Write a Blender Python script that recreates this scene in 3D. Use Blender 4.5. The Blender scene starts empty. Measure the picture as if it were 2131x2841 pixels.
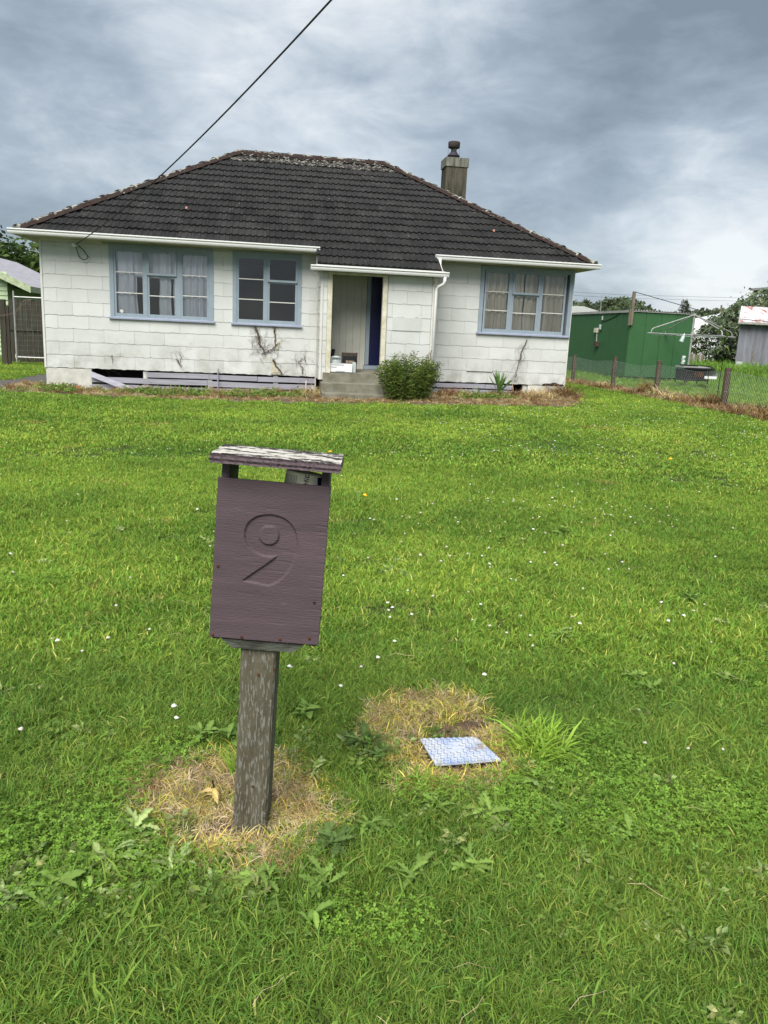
import bpy, math, random
import numpy as np
from mathutils import Matrix, Vector
random.seed(7); RNG = np.random.default_rng(7)
SC = bpy.context.scene
COL = SC.collection

# ------------------------------------------------------------------ camera
CX, CY, CZ = 4.45676, -17.61742, 1.00868
YAW, PIT, ROLL = 0.158339, 0.2223526, 0.0459972
fwd = Vector((math.sin(YAW)*math.cos(PIT), math.cos(YAW)*math.cos(PIT), -math.sin(PIT)))
rgt0 = Vector((math.cos(YAW), -math.sin(YAW), 0)); up0 = rgt0.cross(fwd)
rgt = rgt0*math.cos(ROLL)+up0*math.sin(ROLL); upv = -rgt0*math.sin(ROLL)+up0*math.cos(ROLL)
cam = bpy.data.cameras.new('camera'); camo = bpy.data.objects.new('camera', cam); COL.objects.link(camo)
cam.sensor_fit = 'HORIZONTAL'; cam.sensor_width = 36; cam.lens = 36*2200/2131; cam.clip_start = .05; cam.clip_end = 3000
M = Matrix((rgt, upv, -fwd)).transposed().to_4x4(); M.translation = (CX, CY, CZ); camo.matrix_world = M
SC.camera = camo

# ------------------------------------------------------------------ light
SUN_EL, SUN_AZ = math.radians(49), math.radians(203)     # azimuth clockwise from +Y
SC.view_settings.view_transform = 'Standard'; SC.view_settings.look = 'None'
SC.view_settings.gamma = 1; SC.view_settings.use_curve_mapping = False
SC.view_settings.exposure = 2.0
SC.cycles.max_bounces = 6; SC.cycles.diffuse_bounces = 3; SC.cycles.transmission_bounces = 4; SC.cycles.transparent_max_bounces = 8
world = bpy.data.worlds.new('World'); SC.world = world; world.use_nodes = True
nt = world.node_tree; N = nt.nodes; L = nt.links; N.clear()
def wn(t, **k):
    n = N.new(t)
    for a, b in k.items(): setattr(n, a, b)
    return n
def wmath(op, a, b=None, c=None, clamp=False):
    n = wn('ShaderNodeMath', operation=op, use_clamp=clamp)
    for i, v in enumerate((a, b, c)):
        if v is None: continue
        if isinstance(v, (int, float)): n.inputs[i].default_value = v
        else: L.new(v, n.inputs[i])
    return n.outputs[0]
tc = wn('ShaderNodeTexCoord'); sep = wn('ShaderNodeSeparateXYZ'); L.new(tc.outputs['Generated'], sep.inputs[0])
zc = wmath('ADD', wmath('MAXIMUM', sep.outputs[2], 0.0), 0.50)
cmb = wn('ShaderNodeCombineXYZ')
L.new(wmath('DIVIDE', sep.outputs[0], zc), cmb.inputs[0]); L.new(wmath('DIVIDE', sep.outputs[1], zc), cmb.inputs[1])
def wnoise(scale, detail, rough, dist, off=0):
    mp = wn('ShaderNodeMapping'); mp.inputs['Location'].default_value = (off, off*.7, off*.3); L.new(tc.outputs['Generated'], mp.inputs[0])
    mp.inputs['Scale'].default_value = (1, 1, 2.3); mp.inputs['Rotation'].default_value = (.10, 0, 0)
    n = wn('ShaderNodeTexNoise'); n.inputs['Scale'].default_value = scale; n.inputs['Detail'].default_value = detail
    n.inputs['Roughness'].default_value = rough; n.inputs['Distortion'].default_value = dist
    L.new(mp.outputs[0], n.inputs[0]); return n.outputs[0]
def lobe(px, py, k):
    d = (fwd + rgt*((px-1065.5)/2200) - upv*((py-1420.5)/2200)).normalized()
    dp = wn('ShaderNodeVectorMath', operation='DOT_PRODUCT'); L.new(tc.outputs['Generated'], dp.inputs[0]); dp.inputs[1].default_value = d
    nrm = dp.outputs['Value']
    return wmath('EXPONENT', wmath('MULTIPLY', wmath('SUBTRACT', nrm, 1.0), k))
n1 = wnoise(3.2, 6, .52, .25, 3.1); n2 = wnoise(8.5, 9, .60, .35, 8.4); n3 = wnoise(1.4, 2, .5, .1, 1.7)
v = wmath('ADD', wmath('MULTIPLY', n1, .90), wmath('MULTIPLY', n2, .70))
v = wmath('ADD', v, wmath('MULTIPLY', n3, .3))
v = wmath('SUBTRACT', v, .43)
v = wmath('SUBTRACT', v, wmath('MULTIPLY', lobe(1850, 410, 34), .82))
v = wmath('ADD', v, wmath('MULTIPLY', lobe(1950, 720, 95), 1.05))
v = wmath('ADD', v, wmath('MULTIPLY', lobe(1150, 20, 20), .56))
v = wmath('SUBTRACT', v, wmath('MULTIPLY', lobe(60, 600, 14), .24))
v = wmath('SUBTRACT', v, wmath('MULTIPLY', lobe(1750, 850, 200), .24))
cr = wn('ShaderNodeValToRGB'); L.new(v, cr.inputs[0]); e = cr.color_ramp.elements
e[0].position = .16; e[0].color = (.056, .069, .084, 1); e[1].position = .86; e[1].color = (.222, .230, .236, 1)
for pos, c in ((.33, (.078, .094, .112, 1)), (.47, (.102, .120, .139, 1)), (.64, (.150, .167, .183, 1))):
    q = e.new(pos); q.color = c
sky = wn('ShaderNodeTexSky', sky_type='NISHITA'); sky.sun_disc = False; sky.sun_elevation = SUN_EL; sky.sun_rotation = SUN_AZ
b1 = wn('ShaderNodeBackground'); L.new(sky.outputs[0], b1.inputs[0]); b1.inputs[1].default_value = .05
b2 = wn('ShaderNodeBackground'); L.new(cr.outputs[0], b2.inputs[0]); b2.inputs[1].default_value = 1.0
mx = wn('ShaderNodeMixShader'); mx.inputs[0].default_value = .92; L.new(b1.outputs[0], mx.inputs[1]); L.new(b2.outputs[0], mx.inputs[2])
wo = wn('ShaderNodeOutputWorld'); L.new(mx.outputs[0], wo.inputs[0])
sun = bpy.data.lights.new('sun', 'SUN'); sun.energy = 1.5; sun.angle = math.radians(44); sun.color = (1, .96, .9)
suno = bpy.data.objects.new('sun', sun); COL.objects.link(suno)
sd = Vector((math.sin(SUN_AZ)*math.cos(SUN_EL), math.cos(SUN_AZ)*math.cos(SUN_EL), math.sin(SUN_EL)))
suno.rotation_euler = sd.to_track_quat('Z', 'Y').to_euler(); suno.location = (0, -30, 40)

# ------------------------------------------------------------------ materials
def sstep(t): t = min(1, max(0, t)); return t*t*(3-2*t)
def mat(name, c1, c2=None, scale=8, rough=.8, bump=0, bscale=None, stretch=(1, 1, 1), c3=None, s3=2, lo=.35, hi=.65, t3=.62, coord='Object',
        spec=.3, metal=0, vcol=False, rnd=0, detail=5, trans=0):
    m = bpy.data.materials.new(name); m.use_nodes = True; t = m.node_tree; nn = t.nodes; ll = t.links
    b = nn['Principled BSDF']; b.inputs['Roughness'].default_value = rough; b.inputs['Metallic'].default_value = metal
    b.inputs['Specular IOR Level'].default_value = spec
    if coord == 'World':
        g_ = nn.new('ShaderNodeNewGeometry'); src = g_.outputs['Position']
    else:
        tcn = nn.new('ShaderNodeTexCoord'); src = tcn.outputs[coord]
    mp = nn.new('ShaderNodeMapping'); mp.inputs['Scale'].default_value = stretch; ll.new(src, mp.inputs[0])
    def noise(s, d=detail):
        n = nn.new('ShaderNodeTexNoise'); n.inputs['Scale'].default_value = s; n.inputs['Detail'].default_value = d; n.inputs['Roughness'].default_value = .6
        ll.new(mp.outputs[0], n.inputs[0]); return n.outputs[0]
    def rmp(v_, lo_, hi_):
        r = nn.new('ShaderNodeMapRange'); r.inputs[1].default_value = lo_; r.inputs[2].default_value = hi_; ll.new(v_, r.inputs[0]); return r.outputs[0]
    def mixc(f, a, b_):
        x = nn.new('ShaderNodeMix'); x.data_type = 'RGBA'
        if isinstance(f, float): x.inputs[0].default_value = f
        else: ll.new(f, x.inputs[0])
        for i, q in ((6, a), (7, b_)):
            if isinstance(q, tuple): x.inputs[i].default_value = (*q, 1)
            else: ll.new(q, x.inputs[i])
        return x.outputs[2]
    col = c1
    if c2: col = mixc(rmp(noise(scale), lo, hi), c1, c2)
    if c3: col = mixc(rmp(noise(s3, 8), t3, t3+.06), col, c3)
    if rnd:
        oi = nn.new('ShaderNodeObjectInfo'); hs = nn.new('ShaderNodeHueSaturation'); hs.inputs['Hue'].default_value = .5
        ll.new(rmp(oi.outputs['Random'], 0, 1), hs.inputs['Value']); rr = hs.inputs['Value'].links[0].from_node
        rr.inputs[3].default_value = 1-rnd; rr.inputs[4].default_value = 1+rnd
        if isinstance(col, tuple): hs.inputs['Color'].default_value = (*col, 1)
        else: ll.new(col, hs.inputs['Color'])
        col = hs.outputs[0]
    if vcol:
        at = nn.new('ShaderNodeAttribute'); at.attribute_name = 'tint'
        x = nn.new('ShaderNodeMix'); x.data_type = 'RGBA'; x.blend_type = 'MULTIPLY'; x.inputs[0].default_value = 1
        if isinstance(col, tuple): x.inputs[6].default_value = (*col, 1)
        else: ll.new(col, x.inputs[6])
        ll.new(at.outputs['Color'], x.inputs[7]); col = x.outputs[2]
    if isinstance(col, tuple): b.inputs['Base Color'].default_value = (*col, 1)
    else: ll.new(col, b.inputs['Base Color'])
    if bump:
        bp = nn.new('ShaderNodeBump'); bp.inputs['Strength'].default_value = 1; bp.inputs['Distance'].default_value = bump
        ll.new(noise(bscale or scale*3, 6), bp.inputs['Height']); ll.new(bp.outputs[0], b.inputs['Normal'])
    if trans:
        tr = nn.new('ShaderNodeBsdfTranslucent'); ms = nn.new('ShaderNodeMixShader'); ms.inputs[0].default_value = trans
        if isinstance(col, tuple): tr.inputs[0].default_value = (*col, 1)
        else: ll.new(col, tr.inputs[0])
        ll.new(b.outputs[0], ms.inputs[1]); ll.new(tr.outputs[0], ms.inputs[2]); ll.new(ms.outputs[0], nn['Material Output'].inputs[0])
    return m
MT = {}
MT['clad'] = mat('cladding_paint', (.545, .56, .545), (.48, .495, .475), scale=1.3, rough=.6, bump=.0015, bscale=60, c3=(.40, .40, .36), s3=1.1, t3=.66, coord='World', rnd=.05)
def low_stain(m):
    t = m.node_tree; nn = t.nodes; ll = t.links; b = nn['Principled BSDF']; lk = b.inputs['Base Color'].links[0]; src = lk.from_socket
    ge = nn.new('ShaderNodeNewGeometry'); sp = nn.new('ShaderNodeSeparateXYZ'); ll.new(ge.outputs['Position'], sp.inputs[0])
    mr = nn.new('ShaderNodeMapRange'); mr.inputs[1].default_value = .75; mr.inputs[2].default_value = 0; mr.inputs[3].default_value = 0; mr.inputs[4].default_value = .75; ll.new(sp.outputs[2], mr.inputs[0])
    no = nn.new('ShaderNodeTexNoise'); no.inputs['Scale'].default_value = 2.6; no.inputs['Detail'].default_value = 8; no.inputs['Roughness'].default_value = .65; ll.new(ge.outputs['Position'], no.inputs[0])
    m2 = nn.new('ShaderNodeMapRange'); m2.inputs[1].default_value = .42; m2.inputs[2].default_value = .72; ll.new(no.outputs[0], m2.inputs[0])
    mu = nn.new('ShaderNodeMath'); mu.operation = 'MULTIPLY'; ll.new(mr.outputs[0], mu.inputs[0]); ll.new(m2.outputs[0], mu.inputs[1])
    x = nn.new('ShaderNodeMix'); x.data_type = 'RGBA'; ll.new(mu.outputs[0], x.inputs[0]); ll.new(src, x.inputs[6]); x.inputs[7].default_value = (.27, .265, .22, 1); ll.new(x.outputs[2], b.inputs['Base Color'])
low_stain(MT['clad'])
MT['white'] = mat('white_paint', (.62, .62, .59), (.52, .51, .47), scale=3, rough=.55, bump=.001, bscale=40)
MT['cream'] = mat('cream_paint', (.62, .60, .50), (.45, .42, .30), scale=6, rough=.6, c3=(.20, .16, .08), s3=9, t3=.66)
MT['gutter'] = mat('gutter_paint', (.74, .75, .74), None, rough=.35, spec=.5)
MT['soffit'] = mat('soffit_board', (.46, .46, .34), (.30, .31, .18), scale=3, rough=.8)
MT['blue'] = mat('blue_grey_paint', (.255, .31, .355), (.225, .28, .325), scale=5, rough=.55, bump=.001, bscale=50, c3=(.55, .56, .53), s3=22, t3=.66, coord='World')
MT['sillp'] = mat('lilac_sill_paint', (.30, .33, .43), (.25, .28, .37), scale=6, rough=.6)
MT['lilac'] = mat('weathered_lilac_board', (.33, .33, .385), (.24, .24, .27), scale=4, rough=.8, stretch=(.4, 1, 6), coord='World', c3=(.2, .19, .17), s3=4, t3=.64)
MT['boardpale'] = mat('pale_lilac_board', (.46, .46, .54), (.36, .36, .43), scale=6, rough=.7, stretch=(1, 1, 4))
MT['conc'] = mat('painted_concrete_foundation', (.42, .42, .38), (.55, .55, .50), scale=5, rough=.85, bump=.004, bscale=30)
MT['step'] = mat('concrete_step', (.215, .205, .165), (.13, .125, .09), scale=5, rough=.9, bump=.004, bscale=50, c3=(.32, .30, .25), s3=6, t3=.63)
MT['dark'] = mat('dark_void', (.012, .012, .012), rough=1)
MT['tile'] = mat('charcoal_roof_tile', (.014, .014, .0145), (.026, .025, .024), scale=2.5, rough=.8, bump=.002, bscale=60, c3=(.045, .043, .040), s3=5, t3=.62, coord='World', rnd=.30, spec=.25)
MT['roofdark'] = mat('roof_underlay', (.02, .02, .02), rough=.95)
MT['lichen'] = mat('lichened_ridge_tile', (.030, .026, .024), (.04, .033, .029), scale=6, rough=.85, bump=.006, bscale=30, c3=(.30, .30, .26), s3=6, t3=.475, coord='World')
MT['mortar'] = mat('red_brown_mossy_mortar', (.032, .014, .011), (.028, .024, .021), scale=6, rough=.95, bump=.008, bscale=25, coord='World', c3=(.3, .3, .25), s3=9, t3=.64)
MT['lichtile'] = mat('lichen_spotted_top_tile', (.02, .018, .017), (.03, .024, .022), scale=3, rough=.85, bump=.004, bscale=40, c3=(.26, .26, .22), s3=11, t3=.53, coord='World')
MT['chim'] = mat('stained_chimney_concrete', (.09, .083, .058), (.02, .019, .015), scale=2.2, rough=.95, bump=.006, bscale=40, stretch=(4, 4, .6), lo=.38, hi=.62, coord='World')
MT['chimcap'] = mat('pale_chimney_collar', (.20, .21, .18), (.07, .066, .045), scale=4, rough=.9, stretch=(4, 4, .4), coord='World')
MT['clay'] = mat('sooty_chimney_pot', (.060, .042, .036), (.035, .032, .032), scale=14, rough=.8, bump=.003)
MT['cowl'] = mat('dark_metal_cowl', (.035, .033, .045), rough=.6)
MT['door'] = mat('navy_door_paint', (.004, .006, .045), rough=.35, spec=.5)
MT['boards'] = mat('porch_board_paint', (.50, .50, .44), (.43, .43, .37), scale=3, rough=.6, c3=(.2, .19, .14), s3=12, t3=.70)
def glass():
    m = bpy.data.materials.new('window_glass'); m.use_nodes = True; t = m.node_tree; nn = t.nodes; nn.clear()
    o = nn.new('ShaderNodeOutputMaterial'); a = nn.new('ShaderNodeBsdfTransparent'); a.inputs[0].default_value = (.94, .95, .95, 1)
    g_ = nn.new('ShaderNodeBsdfGlossy'); g_.inputs['Roughness'].default_value = .03; f = nn.new('ShaderNodeFresnel'); f.inputs[0].default_value = 1.5
    x = nn.new('ShaderNodeMath'); x.operation = 'MULTIPLY_ADD'; x.inputs[1].default_value = 1.1; x.inputs[2].default_value = .0
    s = nn.new('ShaderNodeMixShader'); t.links.new(f.outputs[0], x.inputs[0]); t.links.new(x.outputs[0], s.inputs[0])
    t.links.new(a.outputs[0], s.inputs[1]); t.links.new(g_.outputs[0], s.inputs[2]); t.links.new(s.outputs[0], o.inputs[0]); return m
MT['glass'] = glass()
MT['net'] = mat('white_net_curtain', (.88, .90, .97), (.82, .85, .95), scale=3, rough=.9, trans=.2)
MT['drape'] = mat('beige_curtain', (.74, .68, .58), (.62, .56, .46), scale=3, rough=.9, stretch=(3, 3, .4), trans=.1)  # vertical tone stripes paint in some of the fold shading
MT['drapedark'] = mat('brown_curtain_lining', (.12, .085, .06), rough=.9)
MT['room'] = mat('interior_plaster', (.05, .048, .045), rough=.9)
MT['purple'] = mat('plum_mailbox_paint', (.088, .061, .071), (.064, .045, .052), scale=3, rough=.6, stretch=(1, 1, 9), bump=.0016, bscale=55, spec=.3, c3=(.13, .10, .105), s3=9, t3=.66)
MT['lichwood'] = mat('flaking_white_on_dark_roof_board', (.50, .48, .43), (.04, .034, .032), scale=15, rough=.9, stretch=(1.0, 2.2, 2.2), bump=.003, bscale=60, lo=.47, hi=.56, detail=10, c3=(.03, .026, .026), s3=4.5, t3=.555)
MT['greyboard'] = mat('mossy_grey_bracket', (.10, .11, .085), (.035, .036, .03), scale=14, rough=.9, stretch=(1, 1, 4), bump=.003, bscale=60)
MT['post'] = mat('weathered_mailbox_post', (.105, .095, .065), (.055, .046, .027), scale=2.5, rough=.9, stretch=(9, 9, 1.6), bump=.003, bscale=12, c3=(.165, .165, .14), s3=20, t3=.52)
MT['mossin'] = mat('mossy_inner_board', (.06, .09, .02), (.05, .045, .03), scale=9, rough=.9)
MT['rust'] = mat('rusty_nail', (.12, .035, .012), (.03, .012, .008), scale=60, rough=.9)
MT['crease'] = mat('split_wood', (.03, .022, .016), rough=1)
MT['tub'] = mat('yellowed_paper_sack', (.92, .87, .62), (.84, .78, .52), scale=14, rough=.6)
MT['ink'] = mat('faded_print_ink', (.03, .03, .028), rough=.7)
MT['navy'] = mat('navy_print', (.01, .02, .09), rough=.6)
MT['cover'] = mat('scuffed_blue_white_plastic', (.50, .53, .58), (.27, .36, .58), scale=12, rough=.5, lo=.42, hi=.66, c3=(.34, .28, .22), s3=8, t3=.60, bump=.0008, bscale=80)
MT['coverlug'] = mat('raised_lug_plastic', (.55, .57, .62), (.36, .44, .62), scale=14, rough=.5, lo=.42, hi=.66, coord='World')
MT['grime'] = mat('painted_lug_shade', (.10, .12, .17), rough=.9)  # dark tone for the painted shade at the lug edges
MT['cable'] = mat('black_cable', (.015, .014, .014), rough=.6)
MT['porcelain'] = mat('white_porcelain', (.7, .72, .72), rough=.3)
MT['ground'] = mat('lawn_soil', (.030, .045, .010), (.05, .08, .015), scale=.5, rough=1, coord='World', bump=.01, bscale=30, c3=(.035, .04, .015), s3=5, t3=.6)
MT['dirt'] = mat('bare_dry_soil', (.07, .048, .03), (.15, .105, .065), scale=9, rough=1, coord='World', bump=.008, bscale=30)
MT['path'] = mat('worn_asphalt_path', (.105, .10, .095), (.075, .07, .065), scale=8, rough=.95, coord='World', bump=.004, bscale=60)
MT['pathc'] = mat('concrete_mowing_strip', (.17, .16, .13), (.11, .10, .07), scale=7, rough=.95, coord='World', bump=.004)
MT['greenshed'] = mat('green_shed_paint', (.036, .112, .040), (.031, .098, .036), scale=2, rough=.6, coord='World', c3=(.12, .2, .12), s3=9, t3=.74)
MT['groove'] = mat('shed_groove', (.008, .03, .01), rough=.9)
MT['corr'] = mat('galvanised_roof_iron', (.62, .63, .63), (.45, .46, .46), scale=4, rough=.4, metal=.2)
MT['fascia'] = mat('grey_fascia', (.34, .35, .33), (.25, .26, .23), scale=5, rough=.8)
MT['fpost'] = mat('brown_fence_post', (.095, .065, .048), (.055, .04, .03), scale=5, rough=.95, stretch=(6, 6, .8), bump=.004, bscale=14)
MT['wire'] = mat('galvanised_wire', (.34, .38, .35), rough=.5, metal=.3)
MT['steel'] = mat('galvanised_pipe', (.42, .43, .42), (.30, .30, .28), scale=8, rough=.45, metal=.4)
MT['corrgrey'] = mat('weathered_wall_iron', (.24, .25, .29), (.16, .16, .17), scale=1.2, rough=.6, metal=.2, stretch=(3, 3, .6), c3=(.15, .10, .05), s3=1.0, t3=.60, coord='World')
MT['rustroof'] = mat('rust_streaked_roof_iron', (.56, .56, .58), (.34, .13, .08), scale=2.6, rough=.6, stretch=(1.6, .35, 1), coord='World', lo=.52, hi=.62)
MT['darkfence'] = mat('blackened_paling', (.035, .03, .024), (.06, .055, .04), scale=3, rough=.95, stretch=(5, 5, .5), coord='World')
MT['mint'] = mat('pale_green_weatherboard', (.42, .53, .33), (.36, .46, .28), scale=3, rough=.7, coord='World')
MT['mintb'] = mat('stained_green_barge', (.44, .50, .33), (.28, .33, .2), scale=12, rough=.7)
MT['lavroof'] = mat('pale_worn_roof', (.40, .39, .43), (.29, .28, .31), scale=4, rough=.7, coord='World', bump=.006)
MT['van'] = mat('caravan_white', (.70, .71, .72), rough=.4)
MT['black'] = mat('black_plastic', (.012, .012, .014), rough=.5)
MT['bottle'] = mat('milky_plastic', (.62, .70, .70), rough=.3, trans=.3)
MT['wood'] = mat('raw_weathered_timber', (.20, .17, .12), (.12, .10, .07), scale=6, rough=.9, stretch=(5, 5, .7), coord='World')
MT['hill'] = mat('wooded_hill_green', (.030, .050, .026), (.05, .07, .03), scale=.09, rough=1, coord='World')
MT['red'] = mat('faded_red_plastic', (.42, .05, .045), (.5, .12, .1), scale=12, rough=.5)
MT['white2'] = mat('white_enamel', (.72, .73, .74), rough=.35)
MT['greymetal'] = mat('pale_grey_plastic', (.42, .47, .47), rough=.4)
MT['brownbox'] = mat('scorched_brown_panel', (.09, .06, .05), (.03, .025, .02), scale=20, rough=.8)
MT['petal'] = mat('clover_flower_white', (.56, .53, .48), (.50, .40, .36), scale=90, rough=.8)
MT['dpetal'] = mat('daisy_white', (.60, .60, .56), rough=.7)
MT['yellow'] = mat('yellow_petal', (.75, .42, .01), rough=.7)
MT['stem'] = mat('dark_stem', (.03, .018, .014), rough=.8)
MT['vine'] = mat('dead_vine_stem', (.10, .065, .045), (.06, .04, .028), scale=30, rough=.95)
MT['bare'] = mat('peeled_render_patch', (.42, .40, .32), (.5, .47, .36), scale=15, rough=.9)
MT['terra'] = mat('grey_tv_metal', (.25, .26, .27), rough=.5)
def leafmat(name, c1, c2, s=.7, k=1.5, rnd=.12, rough=.55, trans=.35, c3=None, s3=.25, t3=.5, lo=.35, hi=.65):
    c1 = tuple(v_*k for v_ in c1); c2 = tuple(v_*k for v_ in c2)
    return mat(name, c1, c2, scale=s, rough=rough, vcol=True, rnd=rnd, coord='World', trans=trans, c3=c3, s3=s3, t3=t3, spec=.2, lo=lo, hi=hi, detail=3)
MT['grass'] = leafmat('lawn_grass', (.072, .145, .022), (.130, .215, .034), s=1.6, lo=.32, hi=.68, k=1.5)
MT['grassfar'] = leafmat('lightened_far_lawn_grass', (.070, .140, .020), (.160, .245, .034), s=.55, lo=.32, hi=.68, c3=(.30, .33, .07), s3=1.4, t3=.63, k=1.75, rough=.7)  # colour lightened to paint the paler look of lawn seen at grazing angle
MT['grassmid'] = leafmat('mid_lawn_grass', (.072, .142, .020), (.148, .236, .032), s=.8, lo=.32, hi=.68, c3=(.26, .31, .07), s3=1.8, t3=.64, k=1.7, rough=.65)  # lightened over the near grass too, for the grazing view
MT['longgrass'] = leafmat('rank_grass', (.075, .17, .02), (.12, .22, .035), s=2)
MT['straw'] = leafmat('dry_straw', (.60, .49, .33), (.34, .24, .16), s=9, trans=.25, k=1.3)
MT['strawy'] = leafmat('yellowing_grass', (.52, .46, .12), (.62, .48, .17), s=5, trans=.25, k=1.35)
MT['browndead'] = leafmat('brown_dead_stalks', (.20, .105, .055), (.30, .2, .11), s=3, trans=.15, k=1.1)
MT['clover'] = leafmat('clover_leaves', (.085, .155, .020), (.135, .215, .030), s=3, k=1.75)
MT['weed'] = leafmat('broadleaf_weed', (.085, .15, .032), (.14, .205, .045), s=5, k=1.5, rough=.85)
MT['weedpale'] = leafmat('pale_yellow_green_leaf', (.24, .29, .11), (.17, .24, .09), s=6, k=1.6)
MT['thistle'] = leafmat('dark_thistle_leaf', (.055, .095, .026), (.08, .12, .036), s=6, rough=.9)
MT['limegrass'] = leafmat('lime_coarse_grass', (.19, .33, .04), (.25, .36, .05), s=6, k=1.3)
MT['bush'] = leafmat('willow_leaf_green', (.072, .118, .022), (.135, .19, .04), s=3, k=1.35)
MT['yucca'] = leafmat('yucca_leaf', (.06, .13, .035), (.10, .17, .05), s=6)
MT['tree'] = leafmat('dark_tree_leaf', (.035, .065, .018), (.07, .105, .02), s=.4, k=1.2)
MT['loquat'] = leafmat('broad_grey_green_leaf', (.085, .13, .06), (.18, .22, .14), s=2, k=1.2)
MT['hedge'] = leafmat('hedge_leaf', (.035, .07, .016), (.075, .12, .025), s=1, k=1.0)
MT['conifer'] = leafmat('conifer_foliage', (.03, .045, .02), (.05, .055, .025), s=.5)
MT['farleaf'] = leafmat('distant_foliage', (.035, .055, .035), (.06, .08, .035), s=.08)
MT['yleaf'] = leafmat('yellowed_seedling_leaf', (.42, .34, .10), (.48, .36, .18), s=20, k=1.2)

# ------------------------------------------------------------------ mesh helpers
class MB:
    def __init__(s): s.v = []; s.f = []
    def add(s, vs, fs):
        o = len(s.v); s.v += [tuple(p) for p in vs]; s.f += [tuple(i+o for i in f) for f in fs]; return s
    def box(s, x0, x1, y0, y1, z0, z1, m=None):
        vs = [Vector(p) for p in ((x0, y0, z0), (x1, y0, z0), (x1, y1, z0), (x0, y1, z0), (x0, y0, z1), (x1, y0, z1), (x1, y1, z1), (x0, y1, z1))]
        if m: vs = [m @ p for p in vs]
        return s.add(vs, [(0, 3, 2, 1), (4, 5, 6, 7), (0, 1, 5, 4), (1, 2, 6, 5), (2, 3, 7, 6), (3, 0, 4, 7)])
    def tube(s, pts, r, n=6, r2=None, closed=False):
        pts = [Vector(p) for p in pts]; k = len(pts); rings = []
        for i, p in enumerate(pts):
            d = (pts[min(i+1, k-1)]-pts[max(i-1, 0)]).normalized()
            a = d.orthogonal().normalized() if i == 0 else (rings_a - d*rings_a.dot(d)).normalized()
            rings_a = a; b = d.cross(a); rr = r if r2 is None else r+(r2-r)*i/(k-1)
            rings.append([p+(a*math.cos(2*math.pi*j/n)+b*math.sin(2*math.pi*j/n))*rr for j in range(n)])
        vs = [q for ring in rings for q in ring]; fs = []
        for i in range(k-1):
            for j in range(n): fs.append((i*n+j, i*n+(j+1) % n, (i+1)*n+(j+1) % n, (i+1)*n+j))
        fs += [tuple(range(n-1, -1, -1)), tuple(range((k-1)*n, k*n))]
        return s.add(vs, fs)
    def lathe(s, c, prof, n=16, m=None):
        vs = []; fs = []
        for r, z in prof:
            for j in range(n): vs.append(Vector((c[0]+r*math.cos(2*math.pi*j/n), c[1]+r*math.sin(2*math.pi*j/n), c[2]+z)))
        if m: vs = [m @ p for p in vs]
        k = len(prof)
        for i in range(k-1):
            for j in range(n): fs.append((i*n+j, i*n+(j+1) % n, (i+1)*n+(j+1) % n, (i+1)*n+j))
        fs += [tuple(range(n-1, -1, -1)), tuple(range((k-1)*n, k*n))]
        return s.add(vs, fs)
    def extr(s, prof, a, b, axis='x'):      # closed profile of (y,z) run along x, or (x,z) run along y
        n = len(prof)
        P = (lambda t, q: (t, q[0], q[1])) if axis == 'x' else (lambda t, q: (q[0], t, q[1]))
        vs = [P(a, q) for q in prof]+[P(b, q) for q in prof]
        fs = [(i, (i+1) % n, n+(i+1) % n, n+i) for i in range(n)]+[tuple(range(n-1, -1, -1)), tuple(range(n, 2*n))]
        return s.add(vs, fs)
    def quad(s, *p): return s.add(p, [tuple(range(len(p)))])
    def mesh(s, name, m=None, smooth=False):
        me = bpy.data.meshes.new(name); me.from_pydata(s.v, [], s.f)
        if m: me.materials.append(m)
        if smooth: me.polygons.foreach_set('use_smooth', [True]*len(me.polygons))
        me.update(); return me
    def build(s, name, m, parent=None, smooth=False, **k):
        return obj(name, s.mesh(name, m, smooth), parent, **k)
def obj(name, me, parent=None, loc=None, **k):
    o = bpy.data.objects.new(name, me); COL.objects.link(o)
    if loc is not None: o.location = loc
    if parent is not None:
        o.parent = parent; o.matrix_parent_inverse = WM[parent.name].inverted()
    WM[o.name] = Matrix.Translation(o.location) if parent is None else Matrix.Identity(4)
    for a, b in k.items(): o[a] = b
    return o
WM = {}
def thing(name, label, cat, loc=(0, 0, 0), group=None):
    o = bpy.data.objects.new(name, None); COL.objects.link(o); o.location = loc; o.empty_display_size = .1
    WM[o.name] = Matrix.Translation(Vector(loc)); o['label'] = label; o['category'] = cat
    if group: o['group'] = group
    return o
def sub(parent_part):     # the world matrix used for children of a part is identity (verts are in world space)
    return parent_part
def rect_minus(rs, h):
    out = []
    for (a, b, c, d) in rs:
        x0, x1, z0, z1 = h
        if x1 <= a or x0 >= b or z1 <= c or z0 >= d: out.append((a, b, c, d)); continue
        if z0 > c: out.append((a, b, c, z0))
        if z1 < d: out.append((a, b, z1, d))
        cc, dd = max(c, z0), min(d, z1)
        if x0 > a: out.append((a, x0, cc, dd))
        if x1 < b: out.append((x1, b, cc, dd))
    return out
def g(x, y):
    t = sstep((x-1)/10); k = sstep((y+14)/11); return -.38+k*(-.07*(1-t)+.13*t)
def gnp(x, y):
    f = lambda a: (lambda t: t*t*(3-2*t))(np.clip(a, 0, 1))
    t = f((x-1)/10); k = f((y+14)/11); return -.38+k*(-.07*(1-t)+.13*t)

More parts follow.
